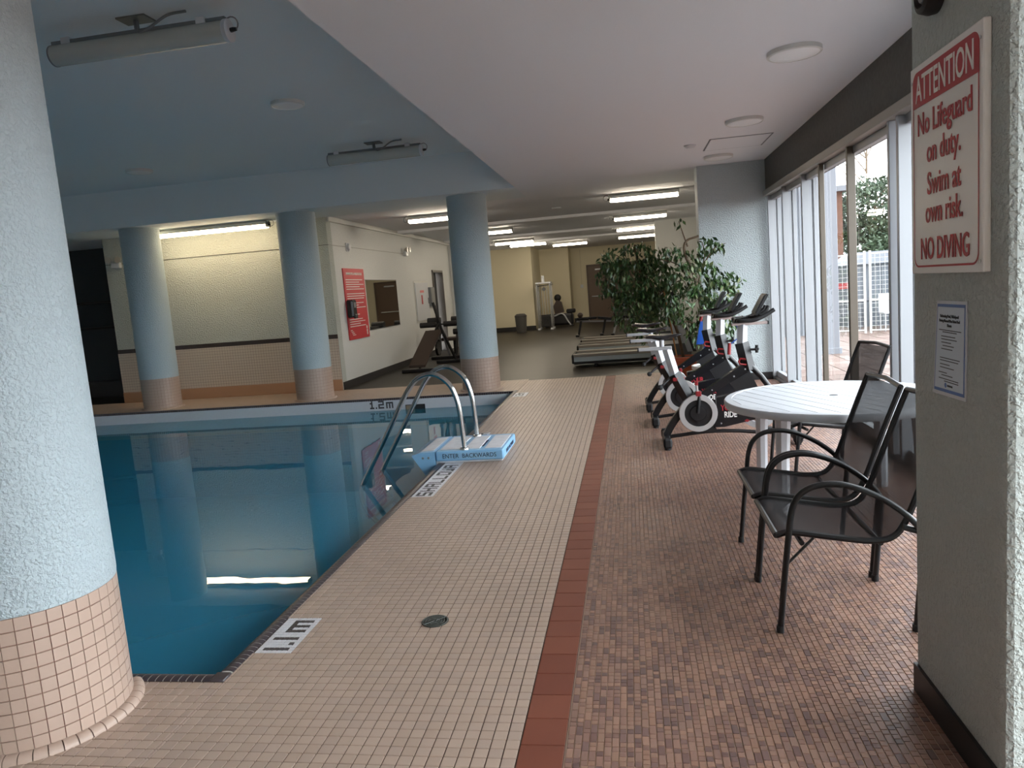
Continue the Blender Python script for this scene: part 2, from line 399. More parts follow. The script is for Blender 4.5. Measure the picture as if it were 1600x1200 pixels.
# black bullnose trim round the pool
def bull(L):
    prof = [(0, -.004), (0, .0), (.012, .004), (.03, .006), (.048, .004), (.062, -.004), (.070, -.016), (.075, -.034), (.075, -.2)]
    mb = MB(); h = L/2-.0022
    mb.loft([[(px, -h, pz) for px, pz in prof], [(px, h, pz) for px, pz in prof]])
    return mb.obj('trim_tile', TRIM_BLACK, None, True)
proto = bull(.0365); pm = proto.data; bpy.data.objects.remove(proto)
n = int((YP1-YP0)/.0365)
trim_objs = []
for k in range(n):                                    # long right edge, dropping towards -x
    trim_objs.append(((XP1, YP0+.075+.0365*(k+.5), 0), PI))
for k in range(int(1.7/.0365)): trim_objs.append(((XP1-.0375-.0365*(k+.5)-.03, YP0, 0), PI/2))
for loc, rz in trim_objs:
    o = link('pool_trim_tile', pm, floor, loc); o.rotation_euler = (0, 0, rz)
mb = MB().box(XP1-.07, XP1, YP0, YP0+.07, -.2, .004, .006); mb.obj('pool_corner_tile', TRIM_BLACK, floor, True)
bp_ = [(.001, -.004), (.001, -.0012), (.012, .0026), (.03, .0046), (.048, .0026), (.0612, -.0052), (.0688, -.0168), (.0735, -.0345), (.0735, -.2)]
mb = MB().loft([[(XP1-px, YP0+.072, pz) for px, pz in bp_], [(XP1-px, YP1, pz) for px, pz in bp_]]).loft([[(XP0, YP0+px, pz) for px, pz in bp_], [(XP1-.072, YP0+px, pz) for px, pz in bp_]])
mb.obj('trim_bed', GROUT_LIGHT, floor)
mb = MB()
x = XP0
while x < XP1-.02: mb.box(x+.002, x+.034, YP1-.045, YP1, -.03, .006, .004); x += .0365
o = mb.obj('far_trim_tile_field', TRIM_BLACK, floor); o['kind'] = 'stuff'

# gym rubber floor
f = MB().box(XG-.2, 2.1, YR, 33, -.2, -.002).box(XL, XG-.2, YB, 15.2, -.2, -.002)
struct(f.obj('floor_gym', RUBBER), 'dark rubber gym floor beyond the beige deck', 'floor')

# ------------------------------------------------------------------ pool
PX0, PX1, PY0, PY1, PB = XP0, XP1-.075, YP0+.075, YP1-.045, -1.5
f = MB().box(PX0, PX1, PY0, PY1, PB-.1, PB).box(PX0-.1, PX0, PY0, PY1, PB, -.2).box(PX1, PX1+.07, PY0, PY1, PB, -.2).box(PX0, PX1, PY0-.07, PY0, PB, -.2).box(PX0, PX1, PY1, PY1+.045, PB, -.45)
basin = struct(f.obj('pool_basin', POOL_TEAL), 'teal plastered basin of the indoor swimming pool', 'pool')
f = MB().box(PX0, PX1, PY1, PY1+.045, -.45, -.03); band = f.obj('waterline_band', POOL_WHITE, basin)
T = grid(PX0, PX1, -.30, -.03, P1, PX1, -.03)
o = link('waterline_tile_field', tiles_mesh('wt', T, TILE_WHITE, h=.003, b=.0008, mapf=lambda V: np.c_[V[:, 0], PY1-.003-V[:, 2], V[:, 1]]), basin); o['kind'] = 'stuff'
mb = MB(); q = .0235
for cx, ch in ((0, '1'), (4, '.'), (6, '2'), (11.5, 'm')):
    for ci, line in enumerate(F5[ch]):
        for k, s_ in enumerate(line):
            if s_ == '#':
                x0 = -4.19+(cx+k)*q; z1 = -.03-ci*q*1.08; mb.box(x0+.001, x0+q-.001, PY1-.0065, PY1-.002, z1-q*1.08+.001, z1-.001)
o = mb.obj('depth_numeral', TILE_DARK, basin); o['label'] = 'black tile depth mark 1.2 m on the far pool wall'
mb = MB().box(-3.60, -3.28, PY1-.01, PY1-.004, -.26, -.115); sk = mb.obj('skimmer_mouth', DARKV, basin)
MB().box(-3.59, -3.45, PY1-.013, PY1-.009, -.25, -.125).obj('skimmer_flap', mat('skim', (150, 130, 105), .5), basin)
wv = MB().add([(PX0, PY0, WZ), (PX1, PY0, WZ), (PX1, PY1, WZ), (PX0, PY1, WZ)], [(0, 1, 2, 3)])
tag(wv.obj('pool_water', WATER, recalc=False), 'still teal water filling the swimming pool', 'water', kind='stuff')

# ------------------------------------------------------------------ columns
def column(c, ztop, near, label):
    root = empty('column', (c[0], c[1], 0)); tag(root, label, 'column', 'round pale blue columns with tiled feet')
    MB().lathe([(CR, .53), (CR+.002, .545), (CR+.002, ztop)], n=72).obj('shaft', STUCCO_BLUE, root, True)
    MB().lathe([(CR-.006, 0), (CR-.006, .535)], n=72).obj('tile_bed', mat('grout_rust', (134, 92, 80), .9), root, True)
    n = 38; rows = 10; p = 2*PI/n
    cyl = lambda V: np.c_[(CR+V[:, 2])*np.cos(V[:, 0]), (CR+V[:, 2])*np.sin(V[:, 0]), V[:, 1]]
    T = [(i*p+.004, (i+1)*p-.004, .022+j*P2+.0012, .022+(j+1)*P2-.0012) for i in range(n) for j in range(rows)]
    T = np.array(T)
    if near:
        a0 = math.atan2(-c[1], -c[0]); vis = np.cos((T[:, 0]+T[:, 1])/2-a0) > .05
        for j in range(rows):
            me = tiles_mesh('tile', [(-p/2+.004, p/2-.004, .022+j*P2+.0012, .022+(j+1)*P2-.0012)], BEIGE_WALL, h=.005, b=.0012, mapf=cyl)
            for i in range(n):
                if math.cos((i+.5)*p-a0) > .05:
                    o = link('tile', me, root); o.rotation_euler = (0, 0, (i+.5)*p)
        T = T[~vis]
    # subdivide tiles round the shaft is not needed: each spans under ten degrees
    o = link('tile_field', tiles_mesh('tile_field', T, BEIGE_WALL, h=.005, b=.0012 if near else .0016, mapf=cyl), root); o['kind'] = 'stuff'
    # rounded cove tiles at the foot
    mb = MB(); m_ = 44 if near else 30; prof = [(CR-.004, .026), (CR+.008, .0275), (CR+.022, .025), (CR+.034, .017), (CR+.040, .004), (CR+.040, -.003), (CR-.004, -.003)]
    h = PI/m_-.006; rings = [[(r*math.cos(a), r*math.sin(a), z) for r, z in prof] for a in (-h, 0, h)]
    mb.loft(rings); pr_ = mb.obj('cove_tile', BEIGE_WALL, None, True); me = pr_.data; bpy.data.objects.remove(pr_)
    for k in range(m_):
        a = 2*PI*(k+.5)/m_
        if math.cos(a-math.atan2(-c[1], -c[0])) > -.1 or not near:
            o = link('cove_tile', me, root); o.rotation_euler = (0, 0, a)
    return root
column(COLS[0], ZP, True, 'nearest pale blue column cut by the left picture edge')
column(COLS[1], ZC, False, 'pale blue column behind the ladder, at the far right pool corner')
column(COLS[2], ZC, False, 'middle one of the three far pale blue columns')
column(COLS[3], ZC, False, 'farthest left pale blue column beside the dark alcove')

# ------------------------------------------------------------------ ceilings
XS = -1.595
f = MB().box(XS, XW+.4, BACKY, 12.5, ZC, ZC+.75); struct(f.obj('ceiling', CEIL), 'white lowered ceiling above the walkway', 'ceiling')
f = MB().box(XL, XS, BACKY, 11.2, ZP, ZP+.2); struct(f.obj('ceiling_pool', CEIL_BLUE), 'raised grey blue ceiling over the pool', 'ceiling')
f = MB().box(XL, XS, 11.2, 12.5, ZC, ZC+.75); struct(f.obj('ceiling_beam', CEIL_BLUE), 'deep ceiling beam along the far pool edge', 'beam')
for yb, lb in ((16.6, 'nearest'), (20.95, 'middle'), (24.0, 'farthest')): struct(MB().box(XG, 1.95, yb, yb+.45, ZG-.06, ZG).obj('ceiling_rib', CEIL), 'shallow ceiling rib across the gym, ' + lb + ' of three', 'beam')
f = MB().box(XL, 2.1, 12.5, 33, ZG, ZG+.2)
struct(f.obj('ceiling_gym', CEIL), 'gym ceiling carrying rows of fluorescent lamps', 'ceiling')
struct(MB().box(-14, 2.35, -8, 34, 3.87, 24).obj('wall_sky_blocker', mat('sky_blocker', (150, 140, 130), .8)), 'unseen upper storeys added above the pool hall to shade the courtyard', 'wall')  # unseen mass added over the roof to cut skylight on the courtyard
# ------------------------------------------------------------------ walls
def wall(name, boxes, m, label):
    mb = MB()
    for b in boxes: mb.box(*b)
    return struct(mb.obj(name, m), label, 'wall')
# pool hall back wall with tiled dado
wb = wall('wall_back', [(-9.6, XG, YB, YB+.2, 0, ZG)], WALL_SAGE, 'rough plaster wall with tiled dado behind the far columns')
wall('wall_left', [(XG-.25, XG, YB+.2, 19.5, 0, ZG), (XG-.25, XG, 20.55, 30, 0, ZG), (XG-.25, XG, 19.5, 20.55, 2.23, ZG)], WALL_WHITE, 'white gym wall with the red rules board')
wall('wall_pilaster', [(XG, XG+.17, 21.6, 22.1, 0, ZG)], WALL_WHITE, 'narrow pilaster beyond the dark doorway')
MB().box(-9.6, XG-.0, YB-.012, YB, .2, .94).obj('dado_bed', mat('grout_dado', (138, 118, 106), .9), wb)
T = grid(-9.6, XG, .2, .94, P2, -9.6, .2)
o = link('dado_tile_field', tiles_mesh('dado', T, mat('tile_dado', (208, 194, 178), .4), h=.004, mapf=lambda V: np.c_[V[:, 0], YB-.016-V[:, 2], V[:, 1]]), wb); o['kind'] = 'stuff'
MB().box(-9.6, XG, YB-.011, YB, .94, 1.015).obj('stripe_bed', GROUT, wb)
T = grid(-9.6, XG, .94, 1.016, P1, -9.6, .94)
o = link('stripe_tile_field', tiles_mesh('stripe', T, TILE_DARK, h=.004, b=.0008, mapf=lambda V: np.c_[V[:, 0], YB-.015-V[:, 2], V[:, 1]]), wb); o['kind'] = 'stuff'
MB().box(-9.6, XG+.0, YB-.03, YB, 0, .2, .008).obj('skirting', mat('skirt_tan', (178, 136, 104), .6), wb)
MB().box(-9.6, XG+.012, YB-.012, YB, 2.602, 2.609).obj('conduit', mat('conduit', (90, 88, 84), .6), wb)
# dark alcove at far left
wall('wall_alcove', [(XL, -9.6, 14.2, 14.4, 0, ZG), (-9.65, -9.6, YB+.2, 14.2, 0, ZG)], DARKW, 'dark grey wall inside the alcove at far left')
al = empty('alcove_shelf', (-10.9, 14.0, 0)); tag(al, 'black metal shelf unit in the dark alcove', 'shelf')
for z in (.0, 1.42, 1.95): MB().box(-1.2, 1.25, -.18, .18, z+.0, z+(.32 if z == 0 else .045)).obj('shelf_board', BLACK, al)
for x in (-1.2, 1.2): MB().box(x, x+.04, -.18, .18, 0, 2.0).obj('upright', BLACK, al)
wall('wall_pool_left', [(XL-.2, XL, BACKY, 15, 0, ZP)], WALL_WHITE, 'wall on the far side of the pool')
# end wall by the windows, gym right wall and pier
ew = wall('wall_end', [(1.03, 2.1, 10.95, 11.32, 0, ZC)], mat('stucco_grey_blue', (184, 194, 197), .65, bump=.55, bscale=60, stucco=True), 'pale blue plaster end wall beside the window, behind the plant')
wall('wall_right', [(1.95, 2.1, 11.33, 31.6, 0, ZG)], WALL_WHITE, 'gym side wall hidden behind the pier')
wall('wall_pier', [(.78, 1.95, 20.5, 20.9, 0, ZG)], WALL_WHITE, 'white pier wall beyond the treadmills')
wall('wall_far', [(XG, -3.55, 27.8, 28, 0, ZG), (-3.72, -3.55, 28, 30.6, 0, ZG)], WALL_CREAM, 'cream far gym wall behind the grey bin')
wall('wall_niche', [(-3.55, -2.35, 30.4, 30.6, 0, ZG), (-2.52, -2.35, 30.6, 31.8, 0, ZG)], WALL_CREAM, 'cream wall of the recess behind the cable machine')
wall('wall_door', [(-2.35, 2.1, 31.6, 31.8, 0, ZG)], WALL_CREAM, 'cream wall holding the brown far door')
# near pillar at right
f = MB()
pc = [(.95, 2.69), (.95, 2.095), (.957, 2.075), (.972, 2.065), (2.4, 2.065), (2.4, 2.69)]
f.prismz(pc, 0, ZC); pil = struct(f.obj('wall_pillar', STUCCO_GREEN), 'rough grey pillar carrying the warning sign at right', 'wall')
f = MB().prismz([(.938, 2.70), (.938, 2.055), (2.4, 2.055), (2.4, 2.07), (.951, 2.07), (.951, 2.70)], 0, .105)
struct(f.obj('baseboard_pillar', BASEB), 'black baseboard round the sign pillar', 'baseboard')
def bb(name, b, label): struct(MB().box(*b).obj(name, BASEB), label, 'baseboard')
bb('baseboard_left', (XG, XG+.015, YB+.02, 19.45, 0, .14), 'black baseboard along the white gym wall')
bb('baseboard_end', (1.02, XW, 10.935, 10.95, 0, .105), 'black baseboard on the end wall')
bb('baseboard_far', (XG, -3.54, 27.785, 27.8, 0, .16), 'black baseboard behind the grey bin')
bb('baseboard_niche', (-3.55, -2.34, 30.385, 30.4, 0, .16), 'black baseboard in the far recess')
bb('baseboard_door', (-2.35, -1.75, 31.585, 31.6, 0, .16), 'black baseboard beside the far door')
f = MB().prismx([(0, 0), (0, -.1), (0, -.1)], 0, 1) if False else MB().box(XG, XG+.05, YB+.02, 21.6, ZG-.09, ZG, .01)
struct(f.obj('trim_1', WHITE_MET), 'white crown moulding atop the white gym wall', 'moulding')
# ------------------------------------------------------------------ window wall
YW1 = 10.95
bulk = MB().box(XW-.02, XW+.4, BACKY, YW1, 2.635, ZC); struct(bulk.obj('wall_bulkhead', BULK), 'dark textured band above the windows', 'wall')
f = MB().box(XW-.06, XW+.12, BACKY, YW1, 2.565, 2.64, .006); struct(f.obj('trim_2', mat('aluminium_dull', (150, 146, 140), .5, metal=.3)), 'metal head rail under the dark band', 'rail')
f = MB().box(XW+.02, XW+.3, BACKY, YW1, -.05, .0).box(XW+.02, XW+.13, BACKY, YW1, 0, .055, .006); struct(f.obj('trim_3', ALU), 'white sill rail along the window foot', 'rail')
MUL = [(10.86, .085, 'w'), (9.89, .085, 'w'), (8.84, .085, 'w'), (8.07, .03, 'b'), (7.10, .05, 'b'), (6.04, .05, 'w'), (5.85, .07, 'w'), (4.6, .05, 'w'), (3.4, .07, 'w'), (2.2, .05, 'w'), (1.0, .05, 'w'), (-.2, .05, 'w'), (-1.4, .05, 'w'), (-2.6, .05, 'w'), (-3.95, .05, 'w')]
WL = ['narrow window beside the end wall', 'narrow second window from the end wall', 'window pane before the thin dark bar', 'window pane with the white post behind', 'wide window pane showing green trees', 'slim overlap of two sliding frames', 'window hidden behind the sign pillar']
for k in range(len(MUL)-1):
    y1, d1, c1 = MUL[k]; y0, d0, c0 = MUL[k+1]
    wn = empty('window_%d' % (k+1), (XW, y0, 0))
    struct(wn, WL[k] if k < 7 else 'window in the glazed wall nearer the viewer', 'window')
    if k >= 7: wn['group'] = 'windows outside the frame'
    L = y1-y0
    MB().box(-.02, d1, L-.045, L, .055, 2.565, .004).obj('stile', ALU if c1 == 'w' else ALU_BRONZE, wn)
    if c1 == 'w':
        MB().box(d1+.002, d1+.014, L-.04, L-.004, .055, 2.565).obj('gasket', GASKET, wn)
        MB().box(d1+.02, d1+.065, L-.04, L-.004, .055, 2.565, .003).obj('outer_stile', ALU, wn)
    if L > .3:
        MB().box(.03, .085, 0, L-.045, .055, .13, .004).obj('bottom_rail', ALU, wn); MB().box(.03, .085, 0, L-.045, 2.50, 2.565, .004).obj('top_rail', ALU, wn)
    MB().add([(.06, 0, .1), (.06, L-.03, .1), (.06, L-.03, 2.54), (.06, 0, 2.54)], [(0, 1, 2, 3)]).obj('pane', GLASS, wn, recalc=False)
f = MB().box(XL, XW+.4, BACKY-.2, BACKY, 0, ZP)
struct(f.obj('wall_behind', WALL_WHITE), 'white wall behind the viewer', 'wall')

# ------------------------------------------------------------------ outside
PAVE = mat('paving_pink', (196, 166, 152), .8, island=[(112, 92, 84), (104, 86, 78), (120, 102, 94)], vary=.08, vscale=1)
gr = MB().box(XW+.3, 60, -30, 70, -.3, -.045).box(-40, XW+.35, -60, BACKY-.2, -.3, -.045)
gro = struct(gr.obj('ground', mat('paving_bed', (104, 90, 84), .85, vary=.08, vscale=.8)), 'pinkish paved courtyard outside the windows', 'ground')
T = [(2.3+.4*i+.004, 2.3+.4*i+.396, 6+.4*j+.004, 6+.4*j+.396) for i in range(16) for j in range(30)]
lay_T = np.array(T)
o = link('paver_field', tiles_mesh('pavers', lay_T, PAVE, h=.02, b=.004, mapf=lambda V: V+np.array([0, 0, -.03])), gro); o['kind'] = 'stuff'
EXW = mat('exterior_white', (120, 123, 130), .7)
ep = empty('porch_post', (3.50, 14.1, -.045)); tag(ep, 'broad white post standing outside the window', 'post')
MB().box(-.17, .17, -.17, .17, 0, 4.2, .01).obj('shaft', EXW, ep); MB().box(-.2, .2, -.2, .2, 0, .12, .01).obj('foot', EXW, ep)
wg = empty('white_wing', (3.6, 18.2, -.045)); tag(wg, 'pale grey building wing seen through the narrow windows', 'building')
MB().box(0, .75, 0, .3, 0, 4.5).obj('wall', mat('exterior_grey', (104, 108, 117), .8), wg)
MB().box(-.02, .02, -.04, 0, 0, 4.5).obj('corner_strip', EXW, wg); MB().box(.36, .4, -.03, 0, 0, 4.5).obj('drainpipe', EXW, wg)
# brick house
hb = empty('brick_house', (6.75, 30, -.045)); tag(hb, 'orange brick house with grey balcony behind the fence', 'house')
MB().box(-2.2, 1.35, 0, 8, 0, 4.3).obj('wall', mat('brick_orange', (100, 66, 50), .85, vary=.1, vscale=6), hb)
MB().box(-2.4, 1.5, -.3, 8.2, 4.3, 4.5).obj('roof', mat('roof_grey', (120, 122, 128), .8), hb)
bl = MB().box(-1.2, -.1, -.6, 0, 2.7, 2.85).obj('balcony', GREY_PL, hb)
for k in range(9): MB().box(-1.2+.135*k, -1.17+.135*k, -.6, -.57, 2.85, 3.7).obj('baluster', GREY_PL, hb)
MB().box(-1.2, -.1, -.62, -.56, 3.7, 3.76).obj('handrail', GREY_PL, hb)
for x in (-.9, .5):
    wn = MB().box(x, x+.6, -.03, 0, .9, 2.1).obj('house_window', EXW, hb); MB().box(x+.05, x+.55, -.04, -.025, .95, 2.05).obj('pane', mat('pane_dark', (90, 104, 118), .2), hb)
# leaf clouds
def leaf_cloud(blobs, n, size, seed, droop=.5):
    R = np.random.default_rng(seed); W = np.array([b[3]*b[4]*b[5] for b in blobs])**.8; W = W/W.sum()
    idx = R.choice(len(blobs), n, p=W); B = np.array(blobs)[idx]
    d = R.normal(size=(n, 3)); d /= np.linalg.norm(d, axis=1)[:, None]; rad = R.uniform(.45, 1, n)**.6
    C = B[:, :3]+d*B[:, 3:6]*rad[:, None]
    ax = R.normal(size=(n, 3)); ax[:, 2] -= droop*2; ax /= np.linalg.norm(ax, axis=1)[:, None]
    sd = np.cross(ax, R.normal(size=(n, 3))); sd /= np.linalg.norm(sd, axis=1)[:, None]; nr = np.cross(ax, sd)
    L = size*R.uniform(.6, 1.25, n)[:, None]; Wd = L*.24
    V = np.stack([C, C+ax*L*.45+sd*Wd+nr*L*.04, C+ax*L, C+ax*L*.45-sd*Wd+nr*L*.04, C+ax*L*.5-nr*L*.02], 1).reshape(-1, 3)
    F = np.array([(0, 1, 4), (1, 2, 4), (2, 3, 4), (3, 0, 4)]); F = (F[None]+5*np.arange(n)[:, None, None]).reshape(-1, 3)
    me = bpy.data.meshes.new('leaves'); me.from_pydata(V.tolist(), [], F.tolist()); me.update(); return me
LEAF_OUT = mat('tree_leaf', (58, 74, 54), .7, island=[(56, 74, 54), (66, 84, 60), (48, 66, 48), (76, 92, 70), (62, 78, 58)])
def tree(loc, h, blobs, n, label, seed, bare=False):
    t = empty('garden_tree', loc); tag(t, label, 'tree', 'trees beyond the fence')
    tr = MB().tube(spline([(0, 0, 0), (.1, .05, h*.35), (-.05, 0, h*.7), (.05, 0, h)], 4), [.16-.13*k/12 for k in range(13)], 8)
    R = random.Random(seed)
    for k in range(14 if bare else 6):
        a = R.uniform(0, 2*PI); z = h*R.uniform(.4, .95); L = h*R.uniform(.18, .34); e = Vector((math.cos(a)*L, math.sin(a)*L, z+L*R.uniform(.5, 1.2)))
        tr.tube([(0, 0, z), (e.x*.5, e.y*.5, z+(e.z-z)*.6), e], [.045, .03, .01], 5)
        if bare:
            for q in range(4): tr.tube([e*.6+Vector((0, 0, z*.4)), e+Vector((R.uniform(-.5, .5), R.uniform(-.5, .5), R.uniform(.1, .7)))], [.015, .005], 4)
    tr.obj('trunk', BARK, t, True)
    if n:
        me = leaf_cloud(blobs, n, .22, seed, .2); me.materials.append(LEAF_OUT); o = link('foliage', me, t); o['kind'] = 'stuff'
tree((10.5, 34, 0), 4.4, [(0, 0, 3.6, 1.9, 1.8, 1.6), (-.9, -.5, 2.2, 1.2, 1.4, 1.5), (.8, 0, 1.8, 1.4, 1.4, 1.6), (0, -.4, .9, 1.7, 1.2, .9)], 11000, 'dense green tree left of the wide pane', 11)
tree((15.4, 41, 0), 5.0, [(0, 0, 3.4, 2.6, 2.2, 1.9), (-1.4, -.5, 1.6, 1.8, 1.6, 1.5), (1.6, 0, 1.8, 2, 1.6, 1.6)], 9000, 'rounded green tree right of the wide pane', 12)
tree((8.5, 26.5, 0), 2.1, [(0, 0, 1.5, 1.0, .9, .9), (.9, .2, 1.3, .9, .9, .8), (-.6, 0, .9, .6, .6, .7)], 4500, 'low shrubby tree directly behind the white fence', 13)
tree((15.6, 52, 0), 10.5, [], 0, 'tall bare tree rising against the white sky', 14, True)
tree((20, 33, 0), 4.6, [(0, 0, 3, 2.2, 2.2, 2.2)], 3000, 'green tree farther right, hidden behind the sign pillar', 21)
# mesh fence
def fence(x0, y0, x1, y1, label):
    t = empty('mesh_fence', (x0, y0, -.045), math.atan2(y1-y0, x1-x0)); tag(t, label, 'fence', 'white mesh fence panels')
    L = math.hypot(x1-x0, y1-y0)
    for x in (0, L): MB().cyl((x, 0, 0), (x, 0, 1.85), .025, 8).obj('post', WHITE_MET, t)
    for z in (.08, .75, 1.78): MB().cyl((0, 0, z), (L, 0, z), .018, 6).obj('rail', WHITE_MET, t)
    mb = MB()
    for k in range(1, int(L/.1)): mb.box(.1*k-.003, .1*k+.003, -.003, .003, .08, 1.78)
    for k in range(1, 17): mb.box(0, L, -.003, .003, .1*k+.08, .1*k+.086)
    o = mb.obj('wire_mesh', WHITE_MET, t); o['kind'] = 'stuff'
fence(4.4, 17.95, 5.2, 17.65, 'white mesh fence panel left of the dark mullion'); fence(5.3, 17.6, 7.35, 16.82, 'white mesh fence panel seen in the wide pane'); fence(7.45, 16.78, 9.6, 16.0, 'white mesh fence panel hidden by the sign pillar')
# stored garden furniture behind the fence
st = empty('storage_shed', (6.15, 19.6, -.045)); tag(st, 'pale grey garden shed with pitched roof behind the fence', 'shed')
MB().box(-.75, .65, 0, 1.2, .0, 1.55).obj('wall', mat('shed_grey', (96, 102, 110), .7), st)
MB().prism([(-.85, 1.55), (.75, 1.55), (.3, 1.85), (-.5, 1.85)], -.1, 1.3).obj('roof', mat('shed_roof', (128, 134, 142), .6), st)
for k in range(9): MB().box(-.72+.15*k, -.70+.15*k, -.012, 0, .05, 1.5).obj('cladding_strip', GREY_PL, st)
for i, (x, y, lb) in enumerate(((5.7, 18.75, 'dark patio table stored left behind the fence'), (6.85, 18.6, 'dark patio table stored right behind the fence'))):
    t = empty('patio_table', (x, y, -.045)); tag(t, lb, 'table', 'stored patio tables')
    MB().box(-.45, .45, -.35, .35, .68, .72, .008).obj('table_top', mat('patio_dark', (58, 62, 70), .5), t)
    for sx in (-.38, .38):
        for sy in (-.28, .28): MB().cyl((sx, sy, 0), (sx, sy, .68), .022, 8).obj('leg', GREY_PL, t)
for i, (x, y, lb) in enumerate(((5.85, 18.0, 'grey patio chair behind the fence, nearer the mullion'), (6.4, 17.75, 'grey patio chair behind the fence, nearer the pillar'))):
    t = empty('patio_chair', (x, y, -.045)); tag(t, lb, 'chair', 'stored patio chairs')
    MB().box(-.2, .2, -.2, .2, .4, .44, .01).obj('seat', SILVER, t); MB().box(-.2, .2, .18, .22, .44, .85, .01).obj('backrest', SILVER, t)
    for sx in (-.17, .17):
        for sy in (-.17, .17): MB().cyl((sx, sy, 0), (sx, sy, .4), .014, 6).obj('leg', SILVER, t)
t = empty('red_barrier', (5.0, 18.9, -.045)); tag(t, 'small red barrier board behind the fence', 'barrier')
MB().box(-.35, .25, 0, .03, 1.0, 1.14).obj('board', REDP, t)
for x in (-.3, .2): MB().box(x, x+.04, 0, .04, 0, 1.0).obj('post', GREY_PL, t)

# ------------------------------------------------------------------ ceiling lamps
def fluoro(loc, L, lit, label, z=ZG, wire=-1, two=False):
    t = empty('fluorescent_lamp', loc); tag(t, label, 'lamp', 'fluorescent lamps')
    h = L/2
    MB().prismx([(-.03, 0), (-.035, -.02), (-.075, -.03), (-.08, -.078), (.08, -.078), (.075, -.03), (.035, -.02), (.03, 0)], -h, h).obj('housing', WHITE_MET, t)
    segs = [(-h+.02, -.012), (.012, h-.02)] if two else [(-h+.02, h-.02)]
    for a, b in segs:
        MB().prismx([(-.062, -.079), (-.060, -.105), (-.045, -.128), (-.02, -.138), (.02, -.138), (.045, -.128), (.060, -.105), (.062, -.079)], a, b).obj('tube', TUBE_POOL if two else TUBE, t)
    for x in (-h, h-.02): MB().box(x, x+.02, -.082, .082, -.125, -.028, .006).obj('end_cap', WHITE_MET, t)
    x = wire*(h+.05); e = wire*(h+.0)
    MB().tube([(x+.05*math.cos(a)*wire, .0, -.06+.05*math.sin(a)) for a in [2*PI*k/14 for k in range(14)]], .005, 6, close=True).obj('cable_loop', GREY_PL, t, True)
    MB().lathe([(.016, 0), (.016, .03)], (e if wire > 0 else e-.03, 0, -.085), 10, 'x').obj('cable_gland', BLACK, t)
    return t
def pool_fluoro(loc, L, label):
    t = empty('fluorescent_lamp', loc); tag(t, label, 'lamp', 'fluorescent lamps'); h = L/2
    MB().lathe([(.068, 0), (.072, .004), (.072, L-.004), (.068, L)], (-h, 0, -.17), 28, 'x').obj('diffuser', LENS_OFF, t, True)
    MB().lathe([(.076, 0), (.078, .006), (.078, .03), (.07, .034)], (h-.01, 0, -.17), 28, 'x').obj('end_cap', WHITE_PL, t, True)
    MB().lathe([(.074, 0), (.074, .012)], (-h-.004, 0, -.17), 28, 'x').obj('end_ring', GREY_PL, t, True)
    MB().box(-h, h, -.02, .02, -.10, -.075, .003).obj('spine', GREY_PL, t)
    for x in (-h+.12, h-.18): MB().box(x-.035, x+.035, -.03, .03, -.12, -.06, .004).obj('clip', WHITE_PL, t)
    MB().box(-.11, .11, -.07, .07, -.012, 0).obj('mount_plate', mat('mount_grey', (110, 114, 112), .5, metal=.4), t)
    MB().cyl((0, 0, -.1), (0, 0, 0), .018, 10).obj('stem', GREY_PL, t)
    MB().tube(spline([(.02, -.03, -.03), (.06, -.085, -.12), (.14, -.07, -.1), (.26, -.03, -.02), (.4, -.02, -.008)], 5), .009, 8).obj('cable', GREY_PL, t, True)
    MB().tube([(h+.035+.05*math.cos(a), 0, -.13+.05*math.sin(a)) for a in [2*PI*k/16 for k in range(16)]], .005, 6, close=True).obj('cable_loop', GREY_PL, t, True)
    MB().lathe([(.014, 0), (.016, .025), (.012, .05)], (h+.02, 0, -.165), 10, 'x').obj('cable_gland', BLACK, t)
pool_fluoro((-3.33, 5.05, ZP), 1.36, 'unlit tube lamp on the pool ceiling nearest the viewer')
pool_fluoro((-3.27, 9.85, ZP), 1.30, 'unlit tube lamp on the pool ceiling near the far beam')
fluoro((-7.22, 12.05, ZC), 2.44, True, 'long lit double tube lamp above the tiled dado', wire=1, two=True)
for y, lb in ((13.6, 'lit tube lamp on the right, nearest of the gym row'), (17.8, 'second lit tube lamp of the right gym row'), (21.6, 'third lit tube lamp of the right gym row'), (25.3, 'farthest lit tube lamp of the right row, behind the plant top')):
    fluoro((.355, y, ZG), 1.22, True, lb)
for x, y, lb in ((-3.46, 13.9, 'lit tube lamp just left of the ladder side column'), (-3.35, 18.3, 'lit tube lamp just right of the ladder side column'), (-3.4, 22.9, 'lit tube lamp above the bin, nearer of a pair'), (-3.2, 24.6, 'lit tube lamp above the bin, farther of a pair'), (-1.95, 26.4, 'lit tube lamp in the middle of the far ceiling')):
    fluoro((x, y, ZG), 1.22, True, lb)
def disc(loc, r, label):
    t = empty('disc_lamp', loc); tag(t, label, 'lamp', 'round ceiling disc lamps')
    MB().lathe([(r, 0), (r, -.03), (r-.012, -.036), (r-.014, -.032)], n=48).obj('rim', WHITE_MET, t, True)
    MB().lathe([(r-.014, -.030), (r-.02, -.034), (r*.5, -.036), (.001, -.037)], n=48).obj('diffuser', DISC, t, True)
disc((1.246, 5.72, ZC), .185, 'white disc lamp nearest the sign pillar'); disc((1.246, 8.01, ZC), .185, 'white disc lamp midway along the window side'); disc((1.246, 10.2, ZC), .185, 'white disc lamp next to the end wall')
disc((-3.38, 7.53, ZP), .17, 'disc lamp on the pool ceiling between the tube lamps'); disc((-6.78, 9.88, ZP), .18, 'disc lamp on the pool ceiling at far left')
t = empty('smoke_detector', (.803, 9.17, ZC)); tag(t, 'small white detector on the ceiling beside the hatch', 'detector')
